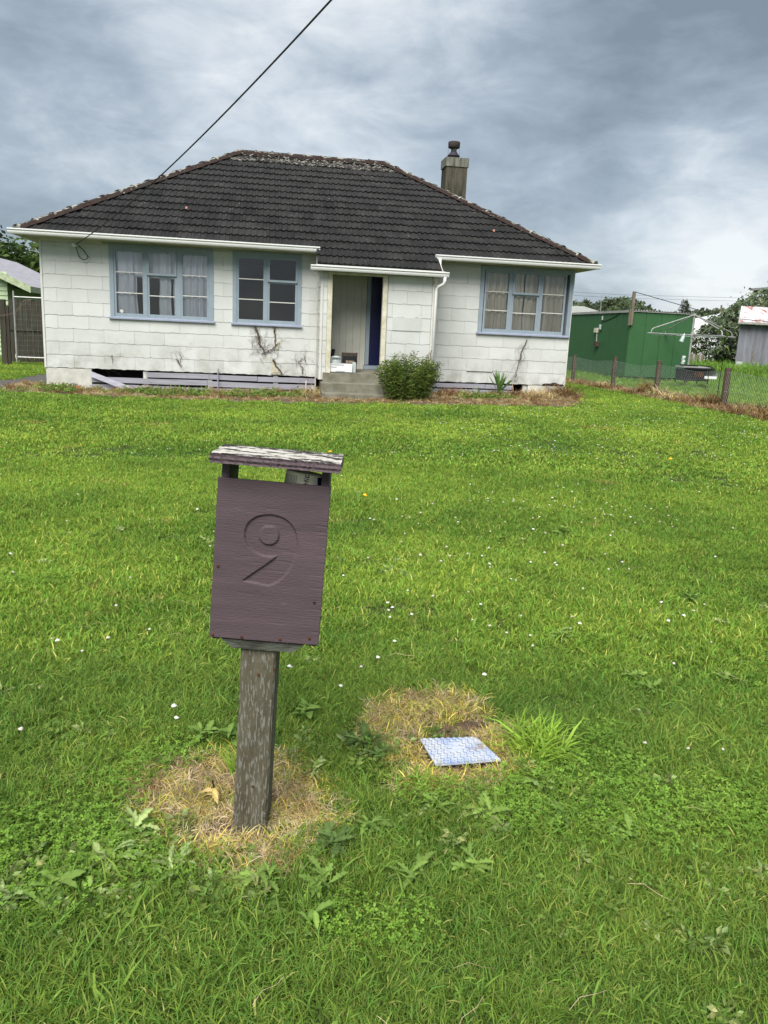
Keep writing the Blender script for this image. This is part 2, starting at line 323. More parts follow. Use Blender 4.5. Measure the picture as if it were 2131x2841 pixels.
# ------------------------------------------------------------------ ground
def ground():
    xs = sorted(set([-600, -300, -150, -80, -40, -20, -10, -6]+[round(-4+i*.5, 2) for i in range(54)]+[26, 30, 40, 60, 100, 200, 400, 700]))
    ys = sorted(set([-60, -40, -28, -22]+[round(-20+i*.5, 2) for i in range(62)]+[12, 16, 22, 30, 45, 70, 120, 250, 500, 900]))
    V = [(x, y, g(x, y)+(.012*math.sin(x*2.1+y*1.3)*math.sin(y*1.7) if -4 < x < 14 and -17 < y < -3 else 0)) for y in ys for x in xs]; nx = len(xs)
    F = [(j*nx+i, j*nx+i+1, (j+1)*nx+i+1, (j+1)*nx+i) for j in range(len(ys)-1) for i in range(nx-1)]
    m = MB(); m.add(V, F); m.build('ground', MT['ground'], smooth=True, kind='structure')
ground()
def sheet(name, poly, m, h=.004, kind='structure', seg=None):
    # triangulated fan on a dense outline, follows the ground
    cx = sum(p[0] for p in poly)/len(poly); cy = sum(p[1] for p in poly)/len(poly)
    out = []
    for i, p in enumerate(poly):
        q = poly[(i+1) % len(poly)]; n = max(1, int(math.hypot(q[0]-p[0], q[1]-p[1])/.25))
        for k in range(n):
            t = k/n; j = .03*math.sin(17*(p[0]+t)+5*i)*(seg or 0); out.append((p[0]+(q[0]-p[0])*t+j, p[1]+(q[1]-p[1])*t+j))
    rings = []; V = []; F = []; R_ = 6
    for r in range(R_+1):
        for x, y in out:
            a = cx+(x-cx)*(1-r/R_); b = cy+(y-cy)*(1-r/R_); V.append((a, b, g(a, b)+h+(.012*math.sin(a*2.1+b*1.3)*math.sin(b*1.7) if -4 < a < 14 and -17 < b < -3 else 0)))
    n = len(out)
    for r in range(R_):
        for i in range(n): F.append((r*n+i, r*n+(i+1) % n, (r+1)*n+(i+1) % n, (r+1)*n+i))
    mb = MB(); mb.add(V, F); return mb.build(name, m, smooth=True, kind=kind)
BORDER = [(-.62, -.96), (.1, -1.1), (.8, -1.27), (2.2, -1.64), (3.6, -1.98), (5.0, -2.3), (6.3, -2.5), (7.7, -2.68), (9.0, -2.8), (10.4, -2.8), (11.4, -1.3), (11.75, .5), (11.75, 1.5), (11.3, 1.5), (11.3, .2), (-.05, .2), (-.5, 1.5), (-.9, 1.6)]
DRYPOST = [(4.09, -15.39), (4.16, -15.27), (4.28, -15.22), (4.44, -15.18), (4.59, -15.26), (4.66, -15.43), (4.70, -15.55), (4.62, -15.66), (4.54, -15.72), (4.40, -15.78), (4.25, -15.69), (4.14, -15.57)]
DRYCOVER = [(4.87, -14.98), (4.95, -14.84), (5.14, -14.79), (5.29, -14.86), (5.32, -15.01), (5.37, -15.17), (5.36, -15.34), (5.23, -15.44), (5.07, -15.47), (4.93, -15.41), (4.9, -15.28)]
COVER = [(5.009, -15.178), (5.207, -15.188), (5.246, -15.348), (5.025, -15.357)]
PATHL = [(-.62, -.98), (-1.25, -.5), (-2.4, -.2), (-2.4, 1.0), (-1.3, 2.2), (-1.2, 5.0), (-.2, 5.0), (-.2, .2), (-.05, .2)]
PATHF = [(3.4, -1.93), (5.0, -2.22), (6.3, -2.42), (7.2, -2.5), (7.2, -2.72), (6.3, -2.66), (5.0, -2.46), (3.4, -2.12)]
sheet('path', PATHL, MT['path'], .004)
sheet('border_soil', BORDER, MT['dirt'], .008)
sheet('mowing_strip_path', PATHF, MT['pathc'], .014)
sheet('bare_ground_patch', DRYPOST, MT['dirt'], .004, seg=1)
sheet('bare_ground_patch', DRYCOVER, MT['dirt'], .004, seg=1)
FSTRIP = [(13.5, 8), (13.7, 2.5), (13.75, 0), (13.6, -2.0), (13.5, -3.6), (13.6, -6), (14.7, -6), (14.6, -2), (14.6, 2), (14.5, 8)]
sheet('fence_line_soil', FSTRIP, MT['dirt'], .004)

# ------------------------------------------------------------------ house
HX = 11.334
house = thing('house', 'single storey white shingle clad house with dark hipped tile roof', 'house', (5.6, 3.7, -.4))
A = math.atan(.606); CA, SA = math.cos(A), math.sin(A)
EY, EZ = -.42, 2.655
XL, XR = -.30, 11.60
def rp(x, s, h=0): return (x, EY+s*CA-h*SA, EZ+s*SA+h*CA)
RUN = 4.14; SR = RUN/CA; RX0, RX1 = XL+RUN, XR-RUN; RZ = EZ+RUN*.606; RY = EY+RUN
# windows: outer casing rectangles (x0, x1, z0, z1)
WINS = [(1.337, 3.426, 1.04, 2.523), (3.825, 5.266, 1.033, 2.524), (9.182, 11.32, 1.078, 2.531)]
CW = .085
holes = [(a+CW-.01, b-CW+.01, c+.04, d-CW+.01) for a, b, c, d in WINS]
wall = MB()
for (x0, x1) in ((0, 5.62), (7.97, HX)):
    rs = [(x0, x1, 0.0, 2.56)]
    for h in holes: rs = rect_minus(rs, h)
    for a, b, c, d in rs: wall.box(a, b, .008, .11, c, d)
wall.box(0.003, .10, .115, 7.4, 0, 2.555); wall.box(HX-.10, HX-.003, .115, 7.4, 0, 2.555); wall.box(.003, HX-.003, 7.40, 7.5, 0, 2.555)
front = wall.build('wall', MT['clad'], house)
# rooms so that windows look into something real
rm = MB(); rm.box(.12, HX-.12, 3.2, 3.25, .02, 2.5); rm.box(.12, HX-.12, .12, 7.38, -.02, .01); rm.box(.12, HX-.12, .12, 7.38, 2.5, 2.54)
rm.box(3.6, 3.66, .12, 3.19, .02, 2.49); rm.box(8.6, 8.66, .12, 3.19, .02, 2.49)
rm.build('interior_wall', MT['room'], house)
# foundation
MB().box(0.01, .915, .0, .12, -.8, -.012).box(.01, .12, .1199, 7.4, -.8, -.0121).build('foundation', MT['conc'], house)
MB().box(10.46, HX-.02, .0, .12, -.8, -.012).box(HX-.13, HX-.021, .1199, 7.4, -.8, -.0121).build('foundation', MT['conc'], house)
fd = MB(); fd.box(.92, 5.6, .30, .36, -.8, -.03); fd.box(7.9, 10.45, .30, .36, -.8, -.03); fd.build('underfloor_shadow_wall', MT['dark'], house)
for x in (1.96, 3.3, 4.7, 10.35, 9.2): MB().box(x, x+.10, .03, .14, -.7, -.02).build('pile', MT['conc'], house)
def baseboard(x0, x1, z0, z1, tilt=0, y=0):
    m = MB(); n = 6; V = []
    for i in range(n+1):
        x = x0+(x1-x0)*i/n; w = .004*math.sin(3*x+z0*9)
        V += [(x, y-.022, z0+w+tilt*i/n), (x, y, z0+w+tilt*i/n), (x, y, z1+w+tilt*i/n), (x, y-.022, z1+w+tilt*i/n)]
    F = [(3, 2, 1, 0)]+[(i*4+a, i*4+(a+1) % 4, i*4+4+(a+1) % 4, i*4+4+a) for i in range(n) for a in range(4)]+[tuple(n*4+a for a in range(4))]
    m.add(V, F); return m.build('base_board', MT['lilac'], house)
for a in ((2.03, 3.33, -.14, -.035), (3.34, 4.35, -.142, -.04), (4.36, 5.6, -.15, -.045), (.92, 3.30, -.285, -.175, .01), (3.32, 5.6, -.30, -.185), (.92, 2.62, -.43, -.32), (2.64, 4.4, -.44, -.325), (4.41, 5.6, -.45, -.34),
          (7.99, 9.45, -.13, -.035), (9.46, 10.1, -.132, -.037), (8.0, 10.2, -.265, -.16), (8.0, 9.8, -.40, -.29)):
    baseboard(*a[:4], a[4] if len(a) > 4 else 0, .022)

# shingles
full_cache = {}
def shingle(parts, wavy, y=0.0, axis='x', par=None, rz=0):
    m = MB()
    for (a, b, c, d) in parts:
        n = max(2, int((b-a)/.07)); ph = RNG.uniform(0, 6)
        V = []; bot = wavy and True
        for i in range(n+1):
            x = a+(b-a)*i/n
            w = (.006*math.sin(x*18+ph)+.004*math.sin(x*41)) if wavy and c <= wavy+.001 else 0
            tdep = lambda z: -.002-.007*(1-(z-parts[0][2])/(.267))
            V += [(x, y+tdep(c), c-w), (x, y+.006, c-w), (x, y+.006, d), (x, y+tdep(min(d, c+.27))-.0, d)]
        F = [(3, 2, 1, 0)]+[(i*4+k, i*4+4+k, i*4+4+(k+1) % 4, i*4+(k+1) % 4) for i in range(n) for k in range(4)]+[tuple(n*4+k for k in range(4))]
        F = [tuple(reversed(f)) for f in F]
        m.add(V, F)
    return m
nsh = 0
def clad(x0, x1, y, phase0, phase1, ztop, hol, swap=None):
    global nsh
    k = 0; z = 0.0
    while z < ztop-.02:
        ph = phase1 if k % 2 else phase0
        x = ph-math.ceil((ph-x0)/.61)*.61
        if x < x0-.61: x += .61
        while x < x1:
            a, b = max(x, x0), min(x+.61-.0035, x1); zt = min(z+.267, ztop)
            if b-a > .02:
                rs = [(a, b, z+.0, zt)]
                for h in hol: rs = rect_minus(rs, h)
                if rs:
                    dz = RNG.uniform(-.002, .002); dy = -abs(RNG.normal(0, .0015))
                    m = shingle(rs, z+.0001, y+dy)
                    if swap: m.v = [swap(p) for p in m.v]
                    o = m.build('shingle', MT['clad'], front); nsh += 1
            x += .61
        z += .267; k += 1
    return
ch = [(a+.02, b-.02, c+.03, d-.0) for a, b, c, d in WINS]
clad(.03, 5.60, 0, .585, .291, 2.5, ch)
clad(8.0, HX-.02, 0, 8.27, 8.574, 2.5, ch)
clad(7.01, 7.93, -.88, 7.11-.305, 7.11, 2.16, [])
clad(5.67, 5.755, -.88, 5.3, 5.0, 2.16, [])
# left return of the porch (faces -X)
clad(-.86, -.01, 5.62, -.6, -.3, 2.16, [], swap=lambda p: (p[1], -p[0]-.87, p[2]))
# slipped / broken pieces
m = MB(); m.box(8.99, 9.59, -.030, -.02, .255, .525); m.build('shingle', MT['clad'], front, label='slipped shingle standing proud of the wall near the yucca')
m = MB(); m.box(7.125, 7.73, -.898, -.888, 1.064, 1.335); m.build('shingle', MT['clad'], front, label='newer white shingle standing proud beside the doorway')
m = MB(); V = [(10.79+.52*t, -.022, .0+.0) for t in np.linspace(0, 1, 9)]+[(10.79+.52*t, -.022, .02+.05*math.sin(math.pi*t)*(.7+.3*math.sin(t*14))) for t in np.linspace(1, 0, 9)]
m.add(V, [tuple(range(len(V)))]); m.build('broken_shingle_edge', MT['crease'], front)
# corner trims
tr = MB(); tr.box(-.012, .028, -.022, .03, -.01, 2.555); tr.box(HX-.02, HX+.006, -.02, .03, -.01, 2.50); tr.box(5.625, 5.665, -.905, -.85, 0, 2.17); tr.box(7.935, 7.975, -.905, -.86, 0, 2.17)
tr.build('corner_trim', MT['white'], house)
tr = MB(); tr.box(5.597, 5.622, -.03, .03, -.44, 2.5); tr.build('inside_corner_batten', MT['cream'], house)
tr = MB(); tr.box(.03, 1.22, -.06, -.02, 2.505, 2.56); tr.build('soffit_bead', MT['white'], house)

# windows
def curtain(x0, x1, z0, z1, m, amp=.035, per=.16, par=None, y=.075, flare=0, name='curtain'):
    mb = MB(); n = max(12, int((x1-x0)/.012)); r = 8; V = []; ph = RNG.uniform(0, 6)
    for j in range(r+1):
        z = z0+(z1-z0)*j/r; t = 1-j/r
        for i in range(n+1):
            u = i/n; x = x0+(x1-x0)*(u*(1+flare*t)-flare*t*.5 if flare else u)+.008*math.sin(9*z+ph)
            V.append((x, y+amp*(math.sin(2*math.pi*(x1-x0)*u/per+ph+.5*math.sin(3*u*7))+.4*math.sin(5.3*u*(x1-x0)/per+1.3*t)), z))
    F = [(j*(n+1)+i, j*(n+1)+i+1, (j+1)*(n+1)+i+1, (j+1)*(n+1)+i) for j in range(r) for i in range(n)]
    mb.add(V, F); return mb.build(name, m, par, smooth=True)
def window(rect, lights, lab):
    x0, x1, z0, z1 = rect
    c = MB(); c.box(x0, x0+CW, -.030, .12, z0+.045, z1); c.box(x1-CW, x1, -.030, .12, z0+.045, z1); c.box(x0+CW, x1-CW, -.030, .12, z1-CW, z1)
    for (a, b, k) in lights[:-1]:
        nx = lights[lights.index((a, b, k))+1][0]; c.box(b, nx, -.020, .12, z0+.045, z1-CW)
    w = c.build('window', MT['blue'], house, label=lab)
    s = MB(); s.extr([(-.062, z0), (-.062, z0+.030), (-.02, z0+.045), (.12, z0+.045), (.12, z0)], x0-.03, x1+.03 if x1 < 11.2 else x1+.01); s.build('window_sill', MT['sillp'], w)
    zb, zt = z0+.045, z1-CW; H = zt-zb; q = [zb+.075, zb+.075+(H-.12)/3, zb+.075+2*(H-.12)/3, zt-.045]
    for (a, b, k) in lights:
        if k == 'C':
            f = MB(); f.box(a, a+.042, -.014, .025, zb, zt); f.box(b-.042, b, -.014, .025, zb, zt); f.box(a+.042, b-.042, -.014, .025, zt-.045, zt); f.box(a+.042, b-.042, -.014, .025, zb, zb+.075)
            f.build('sash', MT['blue'], w)
            for zz in q[1:3]: MB().box(a+.042, b-.042, -.009, .018, zz-.009, zz+.009).build('glazing_bar', MT['white'], w)
            for i in range(3): MB().box(a+.042, b-.042, .003, .007, q[i]+(.009 if i else 0), q[i+1]-(.009 if i < 2 else 0)).build('pane', MT['glass'], w)
        else:
            zm = zb+H*.635
            f = MB(); f.box(a+.0, a+.04, -.046, -.012, zm, zt+.01); f.box(b-.04, b, -.046, -.012, zm, zt+.01); f.box(a+.04, b-.04, -.046, -.012, zt-.04, zt+.01); f.box(a+.04, b-.04, -.046, -.012, zm, zm+.045)
            f.build('awning_sash', MT['blue'], w); MB().box(a+.04, b-.04, -.03, -.026, zm+.045, zt-.04).build('pane', MT['glass'], w)
            f = MB(); f.box(a, a+.042, -.008, .025, zb, zm); f.box(b-.042, b, -.008, .025, zb, zm); f.box(a+.042, b-.042, -.008, .025, zm-.03, zm); f.box(a+.042, b-.042, -.008, .025, zb, zb+.075)
            f.build('sash', MT['blue'], w)
            zz = (zb+.075+zm-.03)/2; MB().box(a+.042, b-.042, -.005, .018, zz-.009, zz+.009).build('glazing_bar', MT['white'], w)
            for r0, r1 in ((zb+.075, zz-.009), (zz+.009, zm-.03)): MB().box(a+.042, b-.042, .003, .007, r0, r1).build('pane', MT['glass'], w)
    return w
x0, x1 = WINS[0][:2]
w1 = window(WINS[0], [(x0+.087, x0+.70, 'C'), (x0+.75, x0+1.345, 'A'), (x0+1.42, x1-.087, 'C')], 'three light window with white net curtains')
x0, x1 = WINS[1][:2]
w2 = window(WINS[1], [(x0+.087, x0+.68, 'C'), (x0+.73, x1-.087, 'A')], 'two light window of dark bare panes')
x0, x1 = WINS[2][:2]
w3 = window(WINS[2], [(x0+.105, x0+.69, 'C'), (x0+.74, x0+1.36, 'A'), (x0+1.40, x1-.155, 'C')], 'three light window with beige curtains at the house corner')
for a, b in ((1.52, 1.84), (2.34, 2.54), (2.82, 3.38)): curtain(a, b, 1.08, 2.46, MT['net'], .03, .12, w1, flare=.25)
curtain(1.40, 2.1, 1.9, 2.46, MT['net'], .03, .2, w1, y=.12); curtain(2.05, 2.7, 1.9, 2.46, MT['net'], .02, .09, w1, y=.125)
curtain(1.42, 1.62, 1.08, 1.95, MT['net'], .02, .2, w1, y=.14); curtain(2.6, 2.85, 1.08, 1.95, MT['net'], .02, .09, w1, y=.135)
MB().lathe((0, 0, 0), [(.0, 0), (.035, 0), (.035, .004), (0, .004)], 16, Matrix.Translation((1.56, .002, 1.20)) @ Matrix.Rotation(math.pi/2, 4, 'X')).build('round_sticker', MT['white'], w1)
for a, b in ((9.27, 9.82), (9.98, 10.22), (10.24, 10.52), (10.62, 10.86), (10.88, 11.17)): curtain(a, b, 1.1, 2.44, MT['drape'], .05, .15, w3, y=.09, flare=.10)
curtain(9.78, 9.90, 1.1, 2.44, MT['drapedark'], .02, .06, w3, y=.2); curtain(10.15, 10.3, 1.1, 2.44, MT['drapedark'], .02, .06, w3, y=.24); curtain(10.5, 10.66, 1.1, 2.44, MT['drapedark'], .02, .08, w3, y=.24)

# porch
pw = MB()
pw.box(5.63, 5.76, -.868, -.80, .0, 2.17); pw.box(7.0, 7.96, -.868, -.80, 0, 2.17); pw.box(5.85, 6.90, -.868, -.80, 2.125, 2.17); pw.box(5.635, 5.70, -.795, 0.0, 0, 2.17); pw.box(7.90, 7.96, -.795, 0, 0, 2.17); pw.box(5.635, 7.96, -.868, .1, 2.172, 2.20)
pw.build('porch_wall', MT['white'], house)
df = MB(); df.box(5.76, 5.853, -.905, -.78, -.01, 2.165); df.box(6.897, 6.99, -.905, -.78, .0, 2.165); df.box(5.853, 6.897, -.90, -.78, 2.12, 2.165)
df.build('doorway_frame', MT['cream'], house)
x = 5.70
for wd in (.13, .12, .165, .145, .15, .165, .145):
    x2 = min(x+wd, 6.69)
    MB().box(x+.004, x2, .10+RNG.uniform(0, .004), .125, .17, 2.17).build('porch_lining_board', MT['boards'], house)
    x = x2
    if x > 6.68: break
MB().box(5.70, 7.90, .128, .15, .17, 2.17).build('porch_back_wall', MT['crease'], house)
fr = MB(); fr.box(6.695, 6.775, .06, .12, .30, 2.17); fr.box(6.66, 7.65, .0, .12, .20, .285)
dj = fr.build('front_door', MT['blue'], house, label='open navy front door in a blue grey frame')
MB().box(6.78, 7.60, .08, .115, .29, 2.168).build('door_leaf', MT['door'], dj)
# porch floor and steps
sv = MB()
sv.add([(5.70, -.93, -.6), (7.9, -.93, -.6), (7.9, .12, -.6), (5.70, .12, -.6), (5.70, -.93, .144), (7.9, -.93, .144), (7.9, .12, .2), (5.70, .12, .2)], [(0, 3, 2, 1), (4, 5, 6, 7), (0, 1, 5, 4), (1, 2, 6, 5), (2, 3, 7, 6), (3, 0, 4, 7)])
sv.build('porch_floor', MT['step'], house)
def step(x0, x1, y0, y1, z0, z1):
    m = MB(); m.extr([(y0, z0), (y0, z1-.012), (y0+.012, z1), (y1, z1+.004), (y1, z0)], x0, x1); return m.build('step', MT['step'], house)
step(5.65, 6.93, -1.22, -.93, -.6, -.045); step(5.655, 6.93, -1.52, -1.22, -.6, -.235)
step(6.0, 7.1, -1.62, -1.53, -.6, -.40)

# roof
roof = MB()
roof.add([(XL, EY, EZ-.02), (XR, EY, EZ-.02), (XR, 2*RY-EY, EZ-.02), (XL, 2*RY-EY, EZ-.02), (RX0, RY, RZ-.02), (RX1, RY, RZ-.02)],
         [(0, 3, 2, 1), (0, 1, 5, 4), (1, 2, 5), (2, 3, 4, 5), (3, 0, 4)])
roof.add([rp(5.56, -.73, -.02), rp(8.10, -.73, -.02), rp(8.10, .0, -.02), rp(5.56, 0, -.02), rp(5.56, -.73, -.06), rp(8.10, -.73, -.06), rp(8.10, 0, -.06), rp(5.56, 0, -.06)],
         [(0, 1, 2, 3), (7, 6, 5, 4), (0, 4, 5, 1), (1, 5, 6, 2), (2, 6, 7, 3), (3, 7, 4, 0)])
roofo = roof.build('roof', MT['roofdark'], house)
GA = .333; TW = .252
def prof(u):
    t = (u % .126)/.126
    return .024*math.exp(-((t-.5)/.19)**2)+.004*math.cos(2*math.pi*t)*0
def tile_mesh(xa, s0, s1, last=False):
    m = MB(); n = 12; V = []; cols = []
    for i in range(n+1):
        x = xa+TW*i/n - (.003 if i == n else 0)
        smax = min(SR, (x-XL)/CA, (XR-x)/CA)
        sb = s0 if s0 >= -.06 else s0
        st = min(s1, smax)
        cols.append((x, sb, max(st, sb)))
    if sum(1 for c in cols if c[2]-c[1] > .03) < 3: return None
    jt = RNG.normal(0, .0022); jx = RNG.normal(0, .002)
    for i, (x, sb, st) in enumerate(cols):
        p = prof(x-xa+.03)+jt; lift = .040; x += jx; sb += jt*1.5
        V += [rp(x, sb+.003, p-.012+.0), rp(x, sb, lift+p), rp(x, st, (lift+p)*(1-(st-sb)/(GA+.05))+.004+p*(st-sb)/(GA+.05))]
    F = []
    for i in range(n):
        if cols[i][2]-cols[i][1] < .005 and cols[i+1][2]-cols[i+1][1] < .005: continue
        F += [(i*3, (i+1)*3, (i+1)*3+1, i*3+1), (i*3+1, (i+1)*3+1, (i+1)*3+2, i*3+2)]
    F += [(n*3, n*3+2, n*3+1), (0, 1, 2)]
    used = sorted({i for f in F for i in f}); mp_ = {o_: k for k, o_ in enumerate(used)}
    m.add([V[i] for i in used], [tuple(mp_[i] for i in f) for f in F]); return m
tiles = []
for k in range(17):
    s0 = -.72+GA*k
    if s0 > SR-.08: break
    xoff = 0 if k % 2 else 0
    j = 0; xa = 5.53-24*TW
    while xa < XR:
        a_ = xa; ok = True
        if k < 2 and (a_ < 5.50 or a_+TW > 8.16): ok = False
        if ok:
            t = tile_mesh(a_, max(s0, -9) if k != 2 else s0, min(s0+GA+.05, SR)) if k >= 2 else None
            if k < 2:
                m = MB(); n = 12; V = []
                for i in range(n+1):
                    x = a_+TW*i/n-(.003 if i == n else 0); p = prof(x-a_+.03)
                    V += [rp(x, s0+.003, p-.012), rp(x, s0, .04+p), rp(x, s0+GA+.05, .004+p)]
                m.add(V, [f for i in range(n) for f in ((i*3, (i+1)*3, (i+1)*3+1, i*3+1), (i*3+1, (i+1)*3+1, (i+1)*3+2, i*3+2))]+[(n*3, n*3+2, n*3+1), (0, 1, 2)]); t = m
            if t: tiles.append((k, a_, t))
        xa += TW
cnt = 0; rest = MB(); top = MB()
for k, xa, t in tiles:
    if k >= 15: top.add(t.v, t.f); continue
    if cnt < 299: t.build('roof_tile', MT['tile'], roofo, smooth=False); cnt += 1
    else: rest.add(t.v, t.f)
ro = rest.build('upper_roof_tiles', MT['tile'], roofo); ro['kind'] = 'stuff'
to = top.build('lichened_top_course_tiles', MT['lichtile'], roofo); to['kind'] = 'stuff'
# caps on ridge and hips
def caps(p0, p1, n, w=.115, h=.075, lift=.02, skipfirst=False):
    p0, p1 = Vector(p0), Vector(p1); d = (p1-p0); Lg = d.length/n; d.normalize(); side = d.cross(Vector((0, 0, 1))).normalized(); up_ = side.cross(d).normalized()
    for i in range(n):
        a = p0+d*(Lg*i-.02); b = p0+d*(Lg*(i+1)+.03); V = []; K = 9
        for jj, (q, sc, hh) in enumerate(((a, 1.0, .0), (a+d*.045, 1.0, .0), (a+d*.05, .90, -.010), (b, .84, -.012))):
            # the collar (wider) end is the lower one
            for t in range(K):
                an = math.pi*t/(K-1); rr = 1+RNG.normal(0, .02)
                V.append(q+side*math.cos(an)*w*sc*rr+up_*(math.sin(an)**.75*h*sc*rr+lift+hh-.03))
        F = [(r*K+t, r*K+t+1, (r+1)*K+t+1, (r+1)*K+t) for r in range(3) for t in range(K-1)]+[tuple(range(K))]
        m = MB(); m.add(V, [tuple(reversed(f)) for f in F]); m.build('ridge_tile', MT['lichen'], roofo)
    # bedding mortar
    V = []; nn = int((p1-p0).length/.12)
    for i in range(nn+1):
        q = p0+(p1-p0)*i/nn
        for sgn in (-1, 1):
            wob = .03*math.sin(i*1.7+sgn)
            V += [q+side*sgn*(w+.05+wob)+up_*(-.028 if abs(d.z) > .1 else -.07), q+side*sgn*(w*.6)+up_*.035]
    F = []
    for i in range(nn):
        for sg in (0, 2): F.append((i*4+sg, i*4+sg+1, i*4+sg+5, i*4+sg+4))
    m = MB(); m.add(V, F); m.build('bedding_mortar', MT['mortar'], roofo)
up3 = Vector((0, 0, .03))
caps(Vector((XL, EY, EZ))+up3, Vector((RX0, RY, RZ))+up3, 15); caps(Vector((XR, EY, EZ))+up3, Vector((RX1, RY, RZ))+up3, 15)
caps(Vector((RX0, RY, RZ))+up3, Vector((RX1, RY, RZ))+up3, 9); 
caps(Vector((XL, 2*RY-EY, EZ))+up3, Vector((RX0, RY, RZ))+up3, 15); caps(Vector((XR, 2*RY-EY, EZ))+up3, Vector((RX1, RY, RZ))+up3, 15)
# lichen flakes on the upper slope, bits of debris
for i in range(60):
    s_ = SR-abs(RNG.normal(0, .5))-.3; x = RNG.uniform(RX0-.2, RX1+.3)
    if RNG.random() < .3: s_ = RNG.uniform(.3, 4.2); x = RNG.uniform(XL+s_*CA+.4, XR-s_*CA-.4)
    a = RNG.uniform(.01, .03); b = RNG.uniform(.008, .015); th = RNG.uniform(0, 3.1); m = MB(); V = []
    for t in range(5):
        an = 2*math.pi*t/5+RNG.uniform(-.3, .3); dx = a*math.cos(an)*math.cos(th)-b*math.sin(an)*math.sin(th); ds = a*math.cos(an)*math.sin(th)+b*math.sin(an)*math.cos(th)
        V.append(rp(x+dx, s_+ds, .056))
    m.add(V, [tuple(range(5))])
    if i == 0: fl = m
    else: fl.add(m.v, m.f)
fo = fl.build('lichen_flakes', MT['chimcap'], roofo); fo['kind'] = 'stuff'
for (x, s_) in ((2.80, 1.32), (9.55, 1.22)):
    m = MB(); m.add([rp(x, s_, .05), rp(x+.05, s_+.01, .05), rp(x+.055, s_+.055, .05), rp(x+.005, s_+.06, .05), rp(x+.01, s_+.01, .075), rp(x+.045, s_+.02, .075), rp(x+.045, s_+.05, .075), rp(x+.01, s_+.05, .075)], [(4, 5, 6, 7), (0, 1, 5, 4), (1, 2, 6, 5), (2, 3, 7, 6), (3, 0, 4, 7)])
    o = m.build('tile_fragment', mat('salmon_chip', (.55, .28, .22), rough=.9)); o['label'] = 'pink chip of tile lying on the roof above the '+('left window pair' if x < 5 else 'beige curtained window'); o['category'] = 'tile fragment'
# soffits, fascia, gutters
sf = MB(); sf.box(-.315, 5.60, -.44, .0, 2.556, 2.57); sf.box(8.0, HX+.235, -.44, 0, 2.556, 2.57); sf.box(-.315, -.001, 0.002, 7.8, 2.556, 2.57); sf.box(HX+.001, HX+.235, .002, 7.8, 2.556, 2.57); sf.box(5.5, 8.14, -1.05, -.89, 2.18, 2.195)
sf.box(5.5, 5.62, -.89, -.45, 2.18, 2.195); sf.box(7.98, 8.14, -.89, -.45, 2.18, 2.195)
sf.build('soffit', MT['soffit'], house)
fs = MB(); fs.box(-.315, 5.6, -.46, -.442, 2.55, 2.675); fs.box(8.05, HX+.235, -.46, -.442, 2.55, 2.675); fs.box(5.5, 8.14, -1.07, -1.052, 2.175, 2.28); fs.box(-.333, -.316, -.44, 7.8, 2.55, 2.675); fs.box(HX+.237, HX+.255, -.44, 7.8, 2.55, 2.675)
# cheeks between the lowered porch roof and the main eave
for xx in (5.545, 8.095): fs.add([(xx, -1.05, 2.20), (xx, -.44, 2.20), (xx, -.44, 2.62), (xx, -1.05, 2.27), (xx+.015, -1.05, 2.20), (xx+.015, -.44, 2.20), (xx+.015, -.44, 2.62), (xx+.015, -1.05, 2.27)], [(0, 1, 2, 3), (7, 6, 5, 4), (0, 3, 7, 4), (3, 2, 6, 7), (2, 1, 5, 6), (1, 0, 4, 5)])
fs.build('fascia', MT['white'], house)
def gprof(y, z, s=-1):    # ogee-ish section hung outside the fascia, y = fascia face, opening upwards
    P = [(0, 0), (-.070, 0), (-.082, .018), (-.090, .040), (-.088, .055), (-.100, .066), (-.112, .078), (-.112, .100), (-.104, .100), (-.100, .088), (-.086, .070), (-.078, .050), (-.070, .012), (-.004, .012), (-.004, .10), (0, .10)]
    return [(y+s*-a if s == 1 else y+a, z+b) for a, b in P]
gt = MB(); gt.extr(gprof(-.46, 2.562), -.445, 5.60); go = gt.build('gutter', MT['gutter'], house)
gt = MB(); gt.extr(gprof(-.46, 2.556), 8.04, HX+.365); gt.build('gutter', MT['gutter'], house)
gt = MB(); gt.extr(gprof(-1.07, 2.163), 5.40, 8.20); gt.build('gutter', MT['gutter'], house)
gt = MB(); gt.extr([(a, b) for a, b in gprof(-.333, 2.5615)], -.46, 7.8, 'y'); gt.build('gutter', MT['gutter'], house)
gt = MB(); gt.extr([(HX+.255-(a+.46), b) for a, b in gprof(-.46, 2.5555)], -.46, 7.8, 'y'); gt.build('gutter', MT['gutter'], house)
for xx, yy, zz in ((5.39, -1.07, 2.163), (8.20, -1.07, 2.163), (5.60, -.46, 2.562), (8.03, -.46, 2.556)):
    m = MB(); P = gprof(yy, zz); m.extr([P[0], P[1], P[2], P[3], P[4], P[5], P[6], P[7], P[15]], xx, xx+.006); m.build('gutter_stop_end', MT['gutter'], house)
dp = MB(); dp.tube([(8.13, -.53, 2.565), (8.13, -.545, 2.40), (8.12, -.62, 2.335)], .034, 10); dp.build('downpipe', MT['gutter'], house, smooth=True)
dp = MB(); dp.tube([(8.13, -1.12, 2.17), (8.13, -1.12, 2.085), (8.115, -1.10, 2.03), (8.04, -1.0, 1.985), (8.005, -.965, 1.94), (8.0, -.955, 1.88), (8.0, -.955, -.30)], .031, 12); dp.build('downpipe', MT['gutter'], house, smooth=True)
MB().box(7.96, 8.02, -.93, -.885, 1.99, 2.13).build('pipe_bracket_box', MT['cream'], house)
